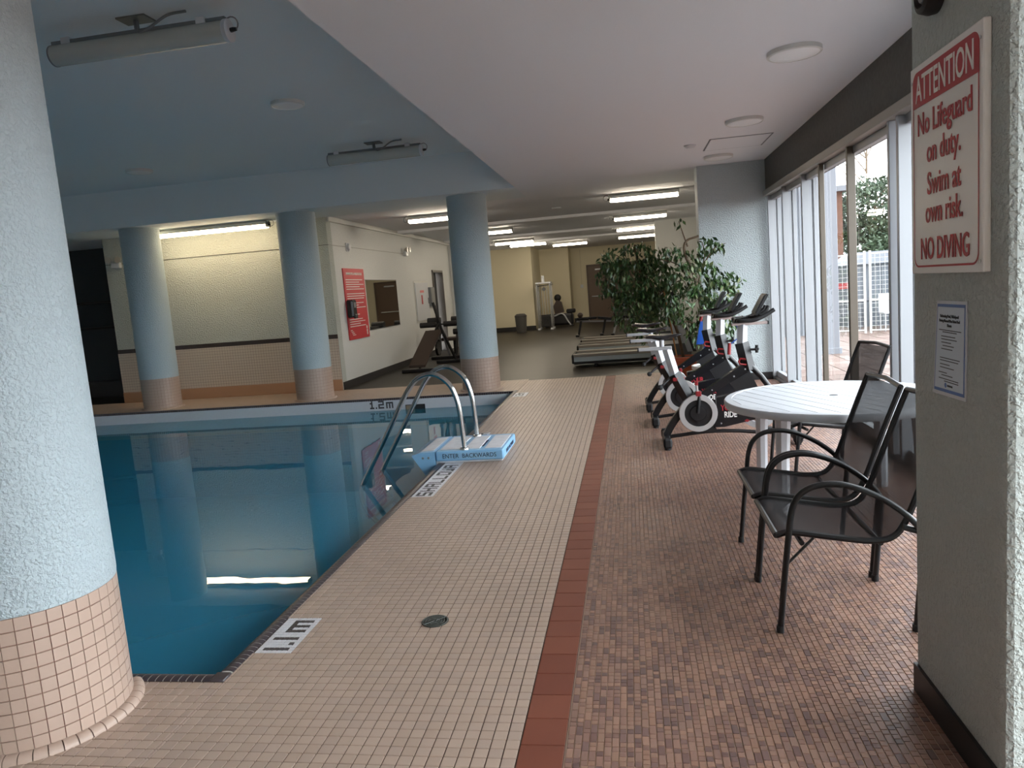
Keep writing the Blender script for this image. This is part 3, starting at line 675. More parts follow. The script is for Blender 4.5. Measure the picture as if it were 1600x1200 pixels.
MB().lathe([(.07, 0), (.07, -.012), (.05, -.03), (.001, -.032)], n=24).obj('cover', WHITE_PL, t, True)
t = empty('smoke_detector', (-1.32, 14.9, ZG)); tag(t, 'small white detector on the gym ceiling left of the lamps', 'detector')
MB().lathe([(.09, 0), (.09, -.012), (.06, -.03), (.001, -.032)], n=24).obj('cover', WHITE_PL, t, True)
t = empty('access_hatch', (1.35, 9.3, ZC)); tag(t, 'flush square access hatch in the white ceiling', 'hatch')
MB().box(-.33, .33, -.36, .36, -.006, 0).obj('panel', CEIL, t)
for b in ((-.35, .35, -.38, -.365), (-.35, .35, .365, .38), (-.35, -.335, -.38, .38), (.335, .35, -.38, .38)): MB().box(*b, -.004, 0).obj('frame', GREY_PL, t)

# ------------------------------------------------------------------ signs on the pillar (face x=.95, reads along -y)
sg = empty('warning_sign', (.95, 2.40, 1.5)); tag(sg, 'red and white ATTENTION sign: No Lifeguard on duty, NO DIVING', 'sign')
SX = -.02
MB().box(SX, 0, -.25, .25, 0, .645, .003).obj('board', SIGN_WHITE, sg)
def rrect(w_, h_, r, n=6):
    out = []
    for cx, cy_, a0 in ((w_/2-r, h_/2-r, 0), (-w_/2+r, h_/2-r, 90), (-w_/2+r, -h_/2+r, 180), (w_/2-r, -h_/2+r, 270)):
        for k in range(n+1): a = math.radians(a0+90*k/n); out.append((cx+r*math.cos(a), cy_+r*math.sin(a)))
    return out
outer = rrect(.455, .605, .035); inner = rrect(.443, .593, .03)
mb = MB(); n_ = len(outer)
v = [(SX-.0012, -y, z+.3225) for y, z in outer]+[(SX-.0012, -y, z+.3225) for y, z in inner]
mb.add(v, [(i, (i+1) % n_, n_+(i+1) % n_, n_+i) for i in range(n_)]); mb.obj('border', RED, sg, recalc=False)
top = [p for p in outer if p[1] > .2]; poly = top+[(-.2275, .195), (.2275, .195)]
MB().prismx([(-y, z+.3225) for y, z in poly], SX-.0014, SX-.0004).obj('red_band', RED, sg)
XD, YD = (0, -1, 0), (0, 0, 1)
for txt, z, s_, wd, m_ in (('ATTENTION', .533, .112, .40, SIGN_WHITE), ('No Lifeguard', .430, .094, .375, RED), ('on duty.', .340, .094, .235, RED), ('Swim at', .243, .094, .235, RED), ('own risk.', .158, .094, .26, RED), ('NO DIVING', .046, .094, .34, RED)):
    text_obj(txt, s_, m_, sg, (SX-.0016, 0, z), XD, YD, bold=.0010, width=wd)
for y in (.235, -.235):
    for z in (.03, .6): MB().lathe([(.005, 0), (.004, .002)], (SX-.002, y, z), 8, 'x').obj('screw', STEEL, sg)
nt_ = empty('paper_notice', (.95, 2.40, 1.12)); tag(nt_, 'blue bordered paper notice taped below the warning sign', 'notice')
MB().prismx([(.13, 0), (.095, .295), (-.115, .297), (-.105, .005)], -.004, -.001).obj('laminate', mat('laminate', (205, 210, 214), .25), nt_)
MB().prismx([(.118, .012), (.087, .285), (-.105, .287), (-.096, .016)], -.0048, -.004).obj('blue_frame', PAPER_BLUE, nt_)
MB().prismx([(.112, .022), (.083, .276), (-.101, .278), (-.091, .026)], -.0054, -.0048).obj('sheet', PAPER, nt_)
for txt, z, s_ in (('Swimming Pool, Whirlpool', .245, .0125), ('During Normal Non Swim Pool', .231, .0118), ('Hours', .217, .0125)): text_obj(txt, s_, INKB, nt_, (-.0058, .0, z), XD, YD, .95, bold=.0003)
for k, (z, a, b) in enumerate(((.206, .075, -.08), (.2, .05, -.05), (.187, .06, -.04), (.178, .06, -.05), (.168, .06, -.01), (.158, .05, -.03), (.148, .06, -.02), (.12, .07, -.07), (.112, .07, -.06), (.1, .07, .0), (.09, .07, -.03), (.074, .08, .02), (.066, .06, -.02), (.055, .08, -.06), (.048, .04, -.06))):
    MB().box(-.0057, -.0054, b, a, z-.0013, z+.0013).obj('print_line', INKB, nt_)
MB().lathe([(.008, 0), (.008, .0004)], (-.0058, .03, .036), 10, 'x').obj('emblem', PAPER_BLUE, nt_); MB().box(-.0058, -.0054, -.02, .018, .033, .039).obj('emblem', INKB, nt_)
t = empty('wall_horn', (.95, 2.487, 2.33)); tag(t, 'dark round alarm horn at the top of the sign pillar', 'alarm')
MB().lathe([(.065, 0), (.068, -.02), (.06, -.045), (.045, -.05), (.04, -.04), (.001, -.03)], n=32, axis='x').obj('housing', BLACK_RUB, t, True)
MB().lathe([(.038, -.03), (.03, -.045), (.001, -.052)], n=24, axis='x').obj('centre_cap', GREY_PL, t, True)

# ------------------------------------------------------------------ things on the white gym wall (face x=XG, faces +x)
def gw(name, y, z, label, cat): t = empty(name, (XG, y, z)); tag(t, label, cat); return t
XD2 = (0, 1, 0)
t = gw('rules_board', 13.66, .86, 'tall red pool rules board with white lettering', 'sign')
MB().box(0, .02, -.54, .54, 0, 1.34, .004).obj('board', SIGN_RED, t)
text_obj('SWIMMING POOL & WHIRLPOOL RULES', .062, SIGN_WHITE, t, (.0215, 0, 1.22), XD2, YD, .74, bold=.002)
R_ = random.Random(5)
for k in range(21):
    z = 1.12-.044*k
    if k in (5, 13): continue
    MB().box(.02, .0215, -.46, -.46+.92*R_.choice([.35, .6, .75, .9, .95, 1]), z, z+.014).obj('print_line', SIGN_WHITE, t)
for k in range(4): MB().box(.02, .0215, -.46+.03*k, -.36+.05*k, .17-.03*k, .182-.03*k).obj('print_line', SIGN_WHITE, t)
for z in (.2, .13, .08): MB().lathe([(.035, 0), (.035, .001)], (.0205, .42, z), 14, 'x').obj('emblem', SIGN_WHITE, t)
t = gw('soap_dispenser', 13.2, 1.28, 'black dispenser overlapping the red rules board', 'dispenser')
MB().box(0.021, .15, -.11, .11, 0, .33, .03).obj('body', BLACK_GLOSS, t); MB().box(.13, .17, -.07, .07, -.02, .06, .012).obj('spout', BLACK, t); MB().box(.148, .153, -.05, .05, .18, .28).obj('window', GREY_PL, t)
t = gw('wall_mirror', 15.28, .99, 'frameless mirror on the white wall reflecting a brown door', 'mirror')
MB().box(0, .008, -1.0, 1.0, 0, .99).obj('glass', MIRROR, t); MB().box(0, .012, -1.01, 1.01, -.012, 0).obj('edge_strip', BLACK, t); MB().box(0, .012, -1.01, 1.01, .99, 1.0).obj('edge_strip', BLACK, t)
t = gw('siren', 13.5, 2.6, 'small white siren above the rules board', 'siren')
MB().lathe([(.07, 0), (.07, .03), (.05, .06), (.001, .065)], n=24, axis='x').obj('body', WHITE_PL, t, True); MB().box(0, .02, -.08, .08, -.08, .08, .01).obj('plate', WHITE_PL, t)
def emer(t, ax):
    MB().box(0, .07, -.09, .09, -.05, .05, .01).obj('body', WHITE_PL, t)
    for s_ in (-1, 1):
        MB().tube([(.04, s_*.05, .05), (.05, s_*.1, .1)], .012, 8).obj('bracket', WHITE_PL, t)
        MB().lathe([(.02, 0), (.055, .05), (.06, .07), (.001, .072)], (.05, s_*.1, .1), 16, 'x').obj('lamp_head', mat('lamp_head', (196, 190, 180), .3), t, True)
t = gw('emergency_light', 17.15, 2.6, 'twin headed emergency light on the white gym wall', 'light'); emer(t, 0)
t = empty('emergency_light', (-9.35, YB, 2.58), -PI/2); tag(t, 'twin headed emergency light beside the dark alcove', 'light'); emer(t, 0)
t = gw('wall_conduit', YB, 2.6, 'thin conduit line running along the white wall', 'conduit')
MB().box(0, .008, 0, 4.5, 0, .008).obj('pipe', mat('conduit_light', (170, 168, 162), .6), t)
t = gw('extinguisher_cabinet', 18.28, .93, 'white wall cabinet with red fire mark', 'cabinet')
MB().box(0, .012, -.62, .62, -.0, 1.03, .004).obj('body', WHITE_MET, t); d_ = MB().box(.012, .03, -.58, .58, .04, .99, .004).obj('door', WHITE_PL, t)
MB().box(.03, .032, -.12, .0, .45, .68).obj('red_mark', RED, t); MB().box(.03, .032, -.2, .15, .74, .8).obj('red_mark', mat('pink_mark', (220, 130, 130), .6), t); MB().box(.03, .05, .5, .53, .45, .6).obj('handle', GREY_PL, d_)
t = gw('control_box', 19.12, 1.31, 'grey electrical box beside the open doorway', 'box')
MB().box(0, .08, -.19, .19, 0, .49, .008).obj('body', GREY_PL, t); MB().box(.08, .088, -.16, .16, .03, .46, .004).obj('cover', mat('box_cover', (140, 142, 140), .5), t)
dr = empty('door_1', (XG, 20.02, 0)); struct(dr, 'dark open doorway in the white gym wall', 'door')
for y in (-.55, .5): MB().box(-.2, .03, y, y+.05, 0, 2.25).obj('door_frame', mat('frame_brown', (88, 80, 72), .5), dr)
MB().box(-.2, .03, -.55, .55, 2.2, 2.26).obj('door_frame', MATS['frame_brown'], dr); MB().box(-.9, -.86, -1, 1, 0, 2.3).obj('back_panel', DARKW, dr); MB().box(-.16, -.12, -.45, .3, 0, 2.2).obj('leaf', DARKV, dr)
dr = empty('door_2', (-.98, 31.6, 0)); struct(dr, 'brown double door in the far cream wall beside the plant', 'door')
FB2 = mat('frame_brown2', (80, 62, 50), .5)
for x0 in (-.68, .48): lf = MB().box(x0, x0+1.14, -.03, 0, 0, 2.28).obj('leaf', DOORBR, dr); MB().box(x0+.3, x0+.75, -.09, -.03, 2.12, 2.18, .008).obj('door_closer', SILVER, lf); MB().box(x0+.1, x0+1.0, -.07, -.03, 1.0, 1.05, .008).obj('push_bar', STEEL, lf)
for x0 in (-.74, .455, 1.62): MB().box(x0, x0+(.03 if x0 == .455 else .08), -.05, 0, 0, 2.34).obj('door_frame', FB2, dr)
MB().box(-.74, 1.70, -.05, 0, 2.28, 2.36).obj('door_frame', FB2, dr)
t = empty('thermostat', (-1.95, 31.6, 1.42)); tag(t, 'small white thermostat left of the far brown door', 'thermostat')
MB().box(-.06, .06, -.04, 0, 0, .14, .01).obj('body', WHITE_PL, t); MB().box(-.012, .012, -.02, 0, .14, 1.6).obj('conduit', mat('conduit_cream', (196, 186, 160), .6), t)

# ------------------------------------------------------------------ deck: drain, ladder, step
t = empty('floor_drain', (DRAIN[0], DRAIN[1], 0)); tag(t, 'round grey slotted drain grate in the beige deck', 'drain')
MB().lathe([(.062, -.002), (.066, .0015), (.066, .0005)], n=40).obj('plate', mat('drain_dark', (26, 27, 26), .7), t, True)
DG = mat('drain_grey', (104, 108, 104), .45, metal=.5)
for r in (.008, .0205, .033, .0455, .0605): MB().lathe([(r-.003, .001), (r-.003, .005), (r+.003, .005), (r+.003, .001)], n=40).obj('grate_ring', DG, t)
for k in range(4): a = PI/4+k*PI/2; MB().tube([(.008*math.cos(a), .008*math.sin(a), .003), (.062*math.cos(a), .062*math.sin(a), .003)], .0035, 4).obj('grate_spoke', DG, t)
ld = empty('pool_ladder', (-1.6, 6.95, 0)); tag(ld, 'stainless steel pool ladder with two arched handrails', 'ladder')
for yy in (-.35, .24):
    P_ = spline([(0, yy, .118), (-.005, yy, .3), (-.025, yy, .55), (-.09, yy, .73), (-.23, yy, .835), (-.38, yy, .81), (-.50, yy, .69), (-.64, yy, .46), (-.84, yy, .13), (-1.02, yy, -.17), (-1.06, yy, -.3), (-1.0, yy, -.48), (-.75, yy, -.75), (-.62, yy, -.95)], 7)
    MB().tube(P_, .0235, 14).obj('handrail', STEEL, ld, True); MB().lathe([(.045, .115), (.042, .13), (.025, .135)], (0, yy, 0), 20).obj('flange', STEEL, ld, True)
for z, x in ((-.5, -.98), (-.75, -.74)): MB().box(x-.06, x+.05, -.35, .24, z-.015, z+.015, .006).obj('tread', WHITE_PL, ld)
sp = empty('pool_step', (-1.22, 6.53, 0)); tag(sp, 'light blue and white step platform marked ENTER BACKWARDS', 'step')
W_, D_ = .645, .72                                   # x runs to -W_, y to D_
def sbox(mb, x0, x1, y0, y1, z0, z1): return mb.box(x0, x1, y0, y1, z0, z1, .012)
sbox(MB(), -W_, 0, 0, D_, .022, .115).obj('body', BLUE_PL, sp, False)
MB().box(-W_+.02, -.02, .015, D_-.015, .004, .03).obj('base_flange', WHITE_PL, sp)
for x0, x1 in ((-.19, -.03), (-.385, -.235), (-W_+.03, -.43)): MB().box(x0, x1, .07, D_-.07, .113, .1195, .003).obj('tread_pad', STEP_WHITE, sp)
nose = MB().prism([(-W_-.008, .115), (-W_-.165, .108), (-W_-.235, .085), (-W_-.08, -.16), (-W_-.008, -.16)], 0, D_); nose.obj('nose', BLUE_PL, sp)
MB().prism([(-W_-.03, .116), (-W_-.155, .1095), (-W_-.155, .1125), (-W_-.03, .119)], .06, D_-.06).obj('tread_pad', STEP_WHITE, sp)
MB().box(-W_-.006, -W_+.012, .02, D_-.02, -.16, .02).obj('support', WHITE_PL, sp)
for x in (-W_-.07, -W_-.125): MB().lathe([(.012, 0), (.009, .004)], (x, 0, .06), 12, 'y').obj('bolt', mat('bolt_grey', (120, 130, 140), .4), sp)
MB().box(-.565, -.075, -.0012, 0, .04, .098).obj('label_plate', mat('label_blue', (150, 198, 230), .4), sp)
text_obj('ENTER  BACKWARDS', .058, INK, sp, (-.325, -.002, .05), (1, 0, 0), (0, 0, 1), .92)
text_obj('ENTER  BACKWARDS', .05, INK, sp, (.002, D_/2, .05), (0, 1, 0), (0, 0, 1), .9)
text_obj('ENTER BACKWARDS', .034, INK, sp, (-.213, .3, .1162), (0, 1, 0), (-1, 0, 0), .9)

# ------------------------------------------------------------------ patio table and chairs
tb = empty('round_table', (1.26, 4.955, 0)); tag(tb, 'round white plastic patio table beside the window', 'table')
TR = .68
MB().lathe([(TR-.03, .668), (TR-.004, .672), (TR, .685), (TR, .708), (TR-.008, .718), (TR-.05, .722), (TR-.052, .7185)], n=72).obj('rim', WHITE_PL, tb, True)
sl = 13; ww = 2*(TR-.052)/sl
for k in range(sl):                                   # moulded slats run obliquely across the top
    a0 = -(TR-.052)+ww*k+.004; a1 = a0+ww-.008; lim = TR-.054; pl = []
    for a in (a0, (a0+a1)/2, a1): pl.append((a, -math.sqrt(max(lim**2-a*a, 0))))
    for a in (a1, (a0+a1)/2, a0): pl.append((a, math.sqrt(max(lim**2-a*a, 0))))
    o = MB().prismz(pl, .70, .7205).obj('slat', WHITE_PL, tb); o.rotation_euler = (0, 0, math.radians(22))
MB().lathe([(.001, .700), (TR-.05, .700), (TR-.05, .714), (.001, .714)], n=48).obj('web', WHITE_PL, tb)
MB().lathe([(.026, .7205), (.026, .7225), (.001, .7225)], n=20).obj('parasol_hole', mat('hole_grey', (84, 86, 88), .6), tb)
for sx in (-1, 1):
    for sy in (-1, 1):
        rings = []
        for z, r, q in ((.0, .034, .40), (.02, .036, .40), (.4, .040, .395), (.69, .048, .385)):
            rings.append([(sx*q+r*math.cos(2*PI*k/8+PI/8), sy*(q-.03)+r*math.sin(2*PI*k/8+PI/8), z) for k in range(8)])
        MB().loft(rings).obj('leg', WHITE_PL, tb)
def make_chair(label):
    c = empty('sling_chair'); tag(c, label, 'chair', 'black sling stacking chairs')
    H = .25
    prof = spline([(.0, .425), (.06, .437), (.22, .413), (.38, .392), (.47, .41), (.525, .49), (.59, .66), (.65, .82), (.70, .945)], 5) if False else [Vector((p.x, 0, p.z)) for p in spline([(.0, 0, .425), (.06, 0, .437), (.22, 0, .413), (.38, 0, .392), (.47, 0, .41), (.525, 0, .49), (.59, 0, .66), (.65, 0, .82), (.70, 0, .945)], 5)]
    def sag(i): return .012*math.sin(PI*i/6)
    v = []; f_ = []; n_ = len(prof)
    for i in range(7):
        y = -H+.012+(2*H-.024)*i/6
        for p in prof: v.append((p.x, y, p.z-sag(i)*(1 if p.x < .45 else .4)))
    for i in range(6):
        for k in range(n_-1): f_.append((i*n_+k, i*n_+k+1, (i+1)*n_+k+1, (i+1)*n_+k))
    s_ = MB().add(v, f_).obj('sling', SLING, c, True)
    for y in (-H, H):
        MB().tube([(p.x, y, p.z) for p in prof], .014, 8).obj('side_rail', BLACK, c, True)
        hem = [(p.x, y*.93, p.z+.002-(.004 if p.x < .45 else 0)) for p in prof]
    MB().tube([(.0, -H, .425), (.0, H, .425)], .013, 8).obj('front_bar', BLACK, c, True)
    MB().tube([(.70, -H, .945), (.715, 0, .955), (.70, H, .945)], .013, 8).obj('top_bar', BLACK, c, True)
    MB().tube([(.42, -H, .38), (.42, H, .38)], .011, 8).obj('cross_bar', BLACK, c, True)
    MB().tube([(.10, -H-.02, .395), (.10, H+.02, .395)], .011, 8).obj('cross_bar', BLACK, c, True)
    for s2 in (-1, 1):
        y = s2*(H+.024)
        P_ = spline([(0, y, .0), (.02, y, .2), (.045, y, .42), (.06, y, .53), (.09, y, .60), (.15, y, .640), (.24, y, .648), (.33, y, .625), (.42, y, .58), (.50, y, .52), (.56, y, .455), (.595, y, .40)], 5)
        MB().tube(P_, .0135, 10).obj('arm', BLACK, c, True)
        MB().tube([(.50, y*.97, .455), (.575, y*.97, .43), (.585, y*.97, .40), (.55, y*.97, 0)], .0135, 10).obj('rear_leg', BLACK, c, True)
        for x in (0, .55): MB().cyl((x, y if x == 0 else y*.97, 0), (x, y if x == 0 else y*.97, .03), .0165, 10).obj('foot_cap', BLACK_RUB, c, True)
        MB().tube([(.032, y, .30), (.15, y*.93, .412)], .006, 6).obj('stay', BLACK, c)
    return c
ch = make_chair('black sling chair in front, its back half hidden by the pillar'); ch.location = (.560, 3.422, 0)
dup(ch, (.560, 4.002, 0), 0, 'black sling chair between the front chair and the white table')
dup(ch, (1.07, 5.71, 0), math.radians(7), 'black sling chair on the far side of the white table')

# ------------------------------------------------------------------ exercise bikes
def ring(mb, c, r0_, r1_, y0, y1, n=40):
    return mb.loft([[(c[0]+r*math.cos(2*PI*k/n), y, c[1]+r*math.sin(2*PI*k/n)) for r, y in ((r0_, y0), (r1_, y0), (r1_+.003, y0+.006), (r1_+.003, y1-.006), (r1_, y1), (r0_, y1))] for k in range(n)], close=True)
def make_bike(label):
    b = empty('exercise_bike'); tag(b, label, 'exercise bike', 'black and white indoor cycles')
    O = .27
    def tb_(pts, r, m, name, n=12, sq=False): return MB().tube([(x-O, y, z) for x, y, z in pts], r, 4 if sq else n, sq=sq).obj(name, m, b, not sq)
    for x, nm in ((.27, 'rear_stabiliser'), (1.40, 'front_stabiliser')):
        st_ = MB().box(x-O-.03, x-O+.03, -.24, .24, .035, .095, .012).obj(nm, BLACK, b)
        for y in (-.235, .235):
            fc = MB().box(x-O-.038, x-O+.038, y-.035, y+.035, .018, .105, .016).obj('end_cap', BLACK_RUB, b); MB().cyl((x-O, y, 0), (x-O, y, .02), .028, 14).obj('foot', BLACK_RUB, fc)
    tb_(spline([(.27, 0, .07), (.42, 0, .085), (.64, 0, .105), (.9, 0, .10), (1.15, 0, .075), (1.4, 0, .07)], 5) and [(p.x, p.y, p.z) for p in spline([(.27, 0, .07), (.42, 0, .085), (.64, 0, .105), (.9, 0, .10), (1.15, 0, .075), (1.4, 0, .07)], 5)], .018, BLACK, 'bottom_bar')
    tb_([(p.x, p.y, p.z) for p in spline([(.27, 0, .09), (.32, 0, .18), (.40, 0, .29), (.50, 0, .40), (.60, 0, .48)], 5)], .045, BLACK, 'rear_leg', sq=True)
    MB().prism([(.56-O, .11), (.74-O, .10), (.70-O, .19), (.60-O, .19)], -.03, .03).obj('bracket', BLACK, b)
    tb_([(.50, 0, .40), (.372, 0, .665)], .058, BLACK, 'seat_tube', sq=True)
    tb_([(.378, 0, .65), (.315, 0, .895)], .043, WHITE_PL, 'seat_post', sq=True)
    MB().box(.35-O, .40-O, -.055, -.04, .60, .635, .006).obj('clamp_mark', REDP, b); tb_([(.33, .0, .62), (.27, -.05, .58), (.235, -.05, .55)], .012, BLACK, 'clamp_lever'); MB().sphere((.235-O, -.05, .55), .026).obj('clamp_knob', BLACK_RUB, b, True)
    MB().box(.05-O, .36-O, -.022, .022, .893, .925, .004).obj('seat_slider', SILVER, b); MB().box(.045-O, .058-O, -.026, .026, .888, .93).obj('slider_cap', BLACK, b)
    tb_([(.27, 0, .925), (.27, 0, .985)], .022, SILVER, 'saddle_stem')
    rings = []
    for x, wd, zt, th in ((.115, .03, 1.035, .02), (.13, .095, 1.042, .035), (.18, .115, 1.046, .045), (.24, .095, 1.036, .05), (.30, .05, 1.03, .045), (.37, .03, 1.034, .035), (.43, .024, 1.04, .028), (.455, .01, 1.036, .014)):
        rings.append([(x-O, wd*math.cos(2*PI*k/14), zt-th/2+th/2*math.sin(2*PI*k/14)) for k in range(14)])
    MB().loft(rings).obj('saddle', BLACK_GLOSS, b, True)
    fc = (.565-O, .295)
    ring(MB(), fc, .125, .170, -.085, -.045).obj('flywheel_rim', mat('flywheel_rim', (196, 194, 194), .35, metal=.35), b, True)
    MB().lathe([(.126, .048), (.126, .066), (.075, .07), (.07, .082), (.001, .084)], (fc[0], 0, fc[1]), 36, 'y').obj('flywheel_disc', BLACK, b, True)
    for k in range(4):
        a = PI/4+k*PI/2; MB().lathe([(.008, .068), (.008, .078), (.001, .079)], (fc[0]+.05*math.cos(a), 0, fc[1]+.05*math.sin(a)), 10, 'y').obj('bolt', SILVER, b)
    tb_([(.56, -.09, .30), (.575, -.088, .40), (.58, -.07, .47)], .016, BLACK, 'flywheel_stay')
    MB().box(.548-O, .60-O, -.095, -.035, .455, .50, .008).obj('brake_pad', REDP, b); tb_([(.565, -.07, .49), (.56, -.07, .56)], .014, CHROME, 'brake_rod'); MB().box(.545-O, .575-O, -.085, -.055, .555, .595, .006).obj('brake_cap', REDP, b)
    MB().prism([(.575-O, .455), (.62-O, .42), (1.06-O, .665), (1.04-O, .735), (.985-O, .725)], -.038, .038).obj('main_beam', BLACK_GLOSS, b)
    pn = MB().prism([(.735-O, .425), (.735-O, .25), (.70-O, .15), (.80-O, .150), (1.16-O, .225), (1.28-O, .30), (1.25-O, .43), (1.0-O, .47)], -.045, .045).obj('chain_guard', BLACK_GLOSS, b)
    MB().prism([(.86-O, .56), (1.04-O, .66), (1.13-O, .45), (1.06-O, .42), (.92-O, .46)], -.028, .028).obj('shroud', BLACK, b)
    for x, z in ((.70, .50), (.90, .615), (1.0, .675), (.77, .185), (1.10, .46)): MB().lathe([(.007, .046), (.007, .050), (.001, .0505)], (x-O, 0, z), 8, 'y').obj('screw', SILVER, b)
    text_obj('YOUR', .075, RED, b, (.845-O, -.0462, .305), (1, 0, 0), (0, 0, 1), .72, name='red_lettering', bold=.002)
    text_obj('RIDE', .075, SIGN_WHITE, b, (.855-O, -.0462, .24), (1, 0, 0), (0, 0, 1), .72, name='white_lettering', bold=.002)
    MB().prism([(.975-O, .20), (1.0-O, .215), (1.025-O, .20), (1.0-O, .185)], -.047, -.045).obj('red_mark', REDP, b)
    ring(MB(), (1.11-O, .29), .115, .165, -.032, .032).obj('crank_ring', SILVER, b, True)
    tb_([(1.11, -.06, .29), (1.16, -.07, .13)], .013, CHROME, 'crank_arm'); MB().box(1.11-O, 1.21-O, -.17, -.08, .115, .145, .006).obj('pedal', BLACK, b)
    tb_([(1.11, .06, .29), (1.06, .07, .45)], .013, CHROME, 'crank_arm'); MB().box(1.01-O, 1.11-O, .08, .17, .435, .465, .006).obj('pedal', BLACK, b)
    tb_([(1.035, 0, .66), (.985, 0, .915)], .062, BLACK, 'head_tube', sq=True)
    tb_([(.987, 0, .90), (.997, 0, 1.08)], .046, WHITE_PL, 'handlebar_post', sq=True)
    tb_([(1.01, -.05, .715), (.955, -.05, .725), (.945, -.05, .75), (.96, -.05, .775), (1.015, -.05, .765)], .009, REDP, 'clamp_mark')
    tb_([(1.0, 0, .85), (1.10, 0, .845)], .011, BLACK, 'clamp_stem'); tb_([(1.115, -.035, .85), (1.115, .035, .85)], .014, BLACK_RUB, 'clamp_knob'); tb_([(1.115, 0, .815), (1.115, 0, .885)], .014, BLACK_RUB, 'clamp_knob')
    MB().box(.90-O, 1.22-O, -.025, .025, 1.072, 1.096, .004).obj('bar_slider', mat('slider_rose', (190, 172, 168), .35, metal=.5), b); MB().box(1.212-O, 1.225-O, -.027, .027, 1.068, 1.10).obj('slider_cap', BLACK, b)
    MB().prism([(.915-O, 1.10), (.93-O, 1.135), (1.04-O, 1.150), (1.13-O, 1.165), (1.12-O, 1.115), (1.03-O, 1.097)], -.05, .05).obj('console', BLACK_GLOSS, b)
    for s2 in (-1, 1):
        tb_([(p.x, p.y, p.z) for p in spline([(1.0, 0, 1.12), (.945, s2*.12, 1.12), (.955, s2*.20, 1.125), (1.06, s2*.22, 1.125), (1.15, s2*.215, 1.155), (1.24, s2*.205, 1.205)], 5)], .018, BLACK_RUB, 'handlebar')
        tb_([(p.x, p.y, p.z) for p in spline([(1.04, s2*.03, 1.14), (1.12, s2*.07, 1.15), (1.19, s2*.075, 1.19), (1.215, s2*.07, 1.235)], 5)], .015, BLACK_RUB, 'aero_bar')
    tb_([(1.14, -.21, 1.15), (1.14, .21, 1.15)], .016, BLACK_RUB, 'handlebar')
    tp = MB().prism([(1.095-O, 1.165), (1.115-O, 1.155), (1.215-O, 1.335), (1.195-O, 1.345)], -.11, .11).obj('tablet_holder', BLACK, b)
    MB().prism([(1.100-O, 1.180), (1.094-O, 1.184), (1.180-O, 1.335), (1.186-O, 1.332)], -.095, .095).obj('screen', mat('screen_grey', (66, 68, 74), .3), b)
    tb_([(1.05, 0, .70), (1.14, 0, .60), (1.24, 0, .45), (1.34, 0, .26), (1.40, 0, .08)], .026, BLACK, 'front_strut')
    tb_([(1.06, 0, .50), (1.18, 0, .36), (1.25, 0, .30)], .02, SILVER, 'inner_strut')
    return b
bk = make_bike('nearest black exercise bike, marked YOUR RIDE, beside the white table'); bk.location = (.27, 6.95, 0)
dup(bk, (.20, 8.0, 0), 0, 'middle one of the three black exercise bikes'); dup(bk, (.16, 8.95, 0), 0, 'farthest black exercise bike, in front of the leafy plants')
jr = empty('jump_rope', (.95, 7.92, 1.07)); tag(jr, 'blue rope with red handle hanging from the middle bike', 'rope')
MB().tube(spline([(.08, 0, .0), (.13, -.02, -.08), (.15, -.02, -.17), (.10, -.01, -.22), (.06, 0, -.25)], 6), .007, 6).obj('cord', mat('rope_blue', (40, 84, 170), .5), jr, True); MB().tube([(.05, 0, -.24), (.04, 0, -.36)], .018, 8).obj('handle', REDP, jr, True)
jr = empty('resistance_band', (.825, 9.15, 1.005)); tag(jr, 'bright blue band hanging by the farthest bike', 'band')
MB().prism([(-.06, -.28), (.10, -.28), (.04, .0), (.0, .0)], -.006, .006).obj('band', mat('band_blue', (34, 92, 190), .5), jr); MB().tube([(.0, 0, .0), (.03, 0, .1)], .02, 8).obj('handle', REDP, jr, True)

# ------------------------------------------------------------------ treadmills
def make_tread(label):
    t = empty('treadmill'); tag(t, label, 'treadmill', 'grey treadmills in a row')
    MB().box(0, 1.65, .1, .72, .17, .225, .01).obj('belt', mat('belt', (58, 56, 54), .6), t)
    for y0 in (0, .72):
        MB().box(.03, 1.75, y0, y0+.10, .20, .262, .012).obj('side_rail', mat('tread_rail', (150, 143, 134), .5), t)
        MB().box(.02, 1.75, y0+.004, y0+.096, .115, .21, .008).obj('side_panel', mat('tread_panel', (182, 192, 195), .4, metal=.2), t)
    MB().box(.0, .06, 0, .82, .08, .255, .02).obj('end_roller_cover', BLACK_RUB, t)
    MB().box(.04, 1.8, .03, .79, .065, .125).obj('under_frame', BLACK, t)
    for x in (.45, 1.85):
        for y in (.08, .74): MB().cyl((x, y, 0), (x, y, .07), .035, 12).obj('foot', BLACK_RUB, t)
    MB().prism([(1.62, .07), (2.2, .07), (2.22, .2), (2.1, .34), (1.75, .34), (1.64, .27)], .02, .80).obj('motor_hood', mat('hood_grey', (92, 96, 102), .4), t)
    for y in (.01, .73):
        MB().prism([(2.14, .18), (2.30, .18), (1.98, 1.14), (1.86, 1.14)], y, y+.07).obj('upright', mat('tread_mast', (182, 188, 197), .4, metal=.3), t)
        MB().prism([(2.24, .18), (2.30, .18), (1.98, 1.14), (1.94, 1.14)], y-.006, y+.0).obj('upright_trim', BLACK, t)
        MB().tube([(1.9, y+.035, 1.08), (1.5, y+.035, 1.0), (1.42, y+.035, .98)], .022, 10).obj('handrail', BLACK_RUB, t, True)
    MB().prism([(1.80, 1.10), (1.95, 1.14), (2.05, 1.42), (1.98, 1.45)], .08, .74).obj('console', BLACK, t); MB().prism([(1.86, 1.19), (1.855, 1.20), (1.955, 1.40), (1.965, 1.395)], .2, .62).obj('screen', MATS['screen_grey'], t)
    return t
tm = make_tread('nearest grey treadmill behind the bikes'); tm.location = (-1.14, 13.85, 0)
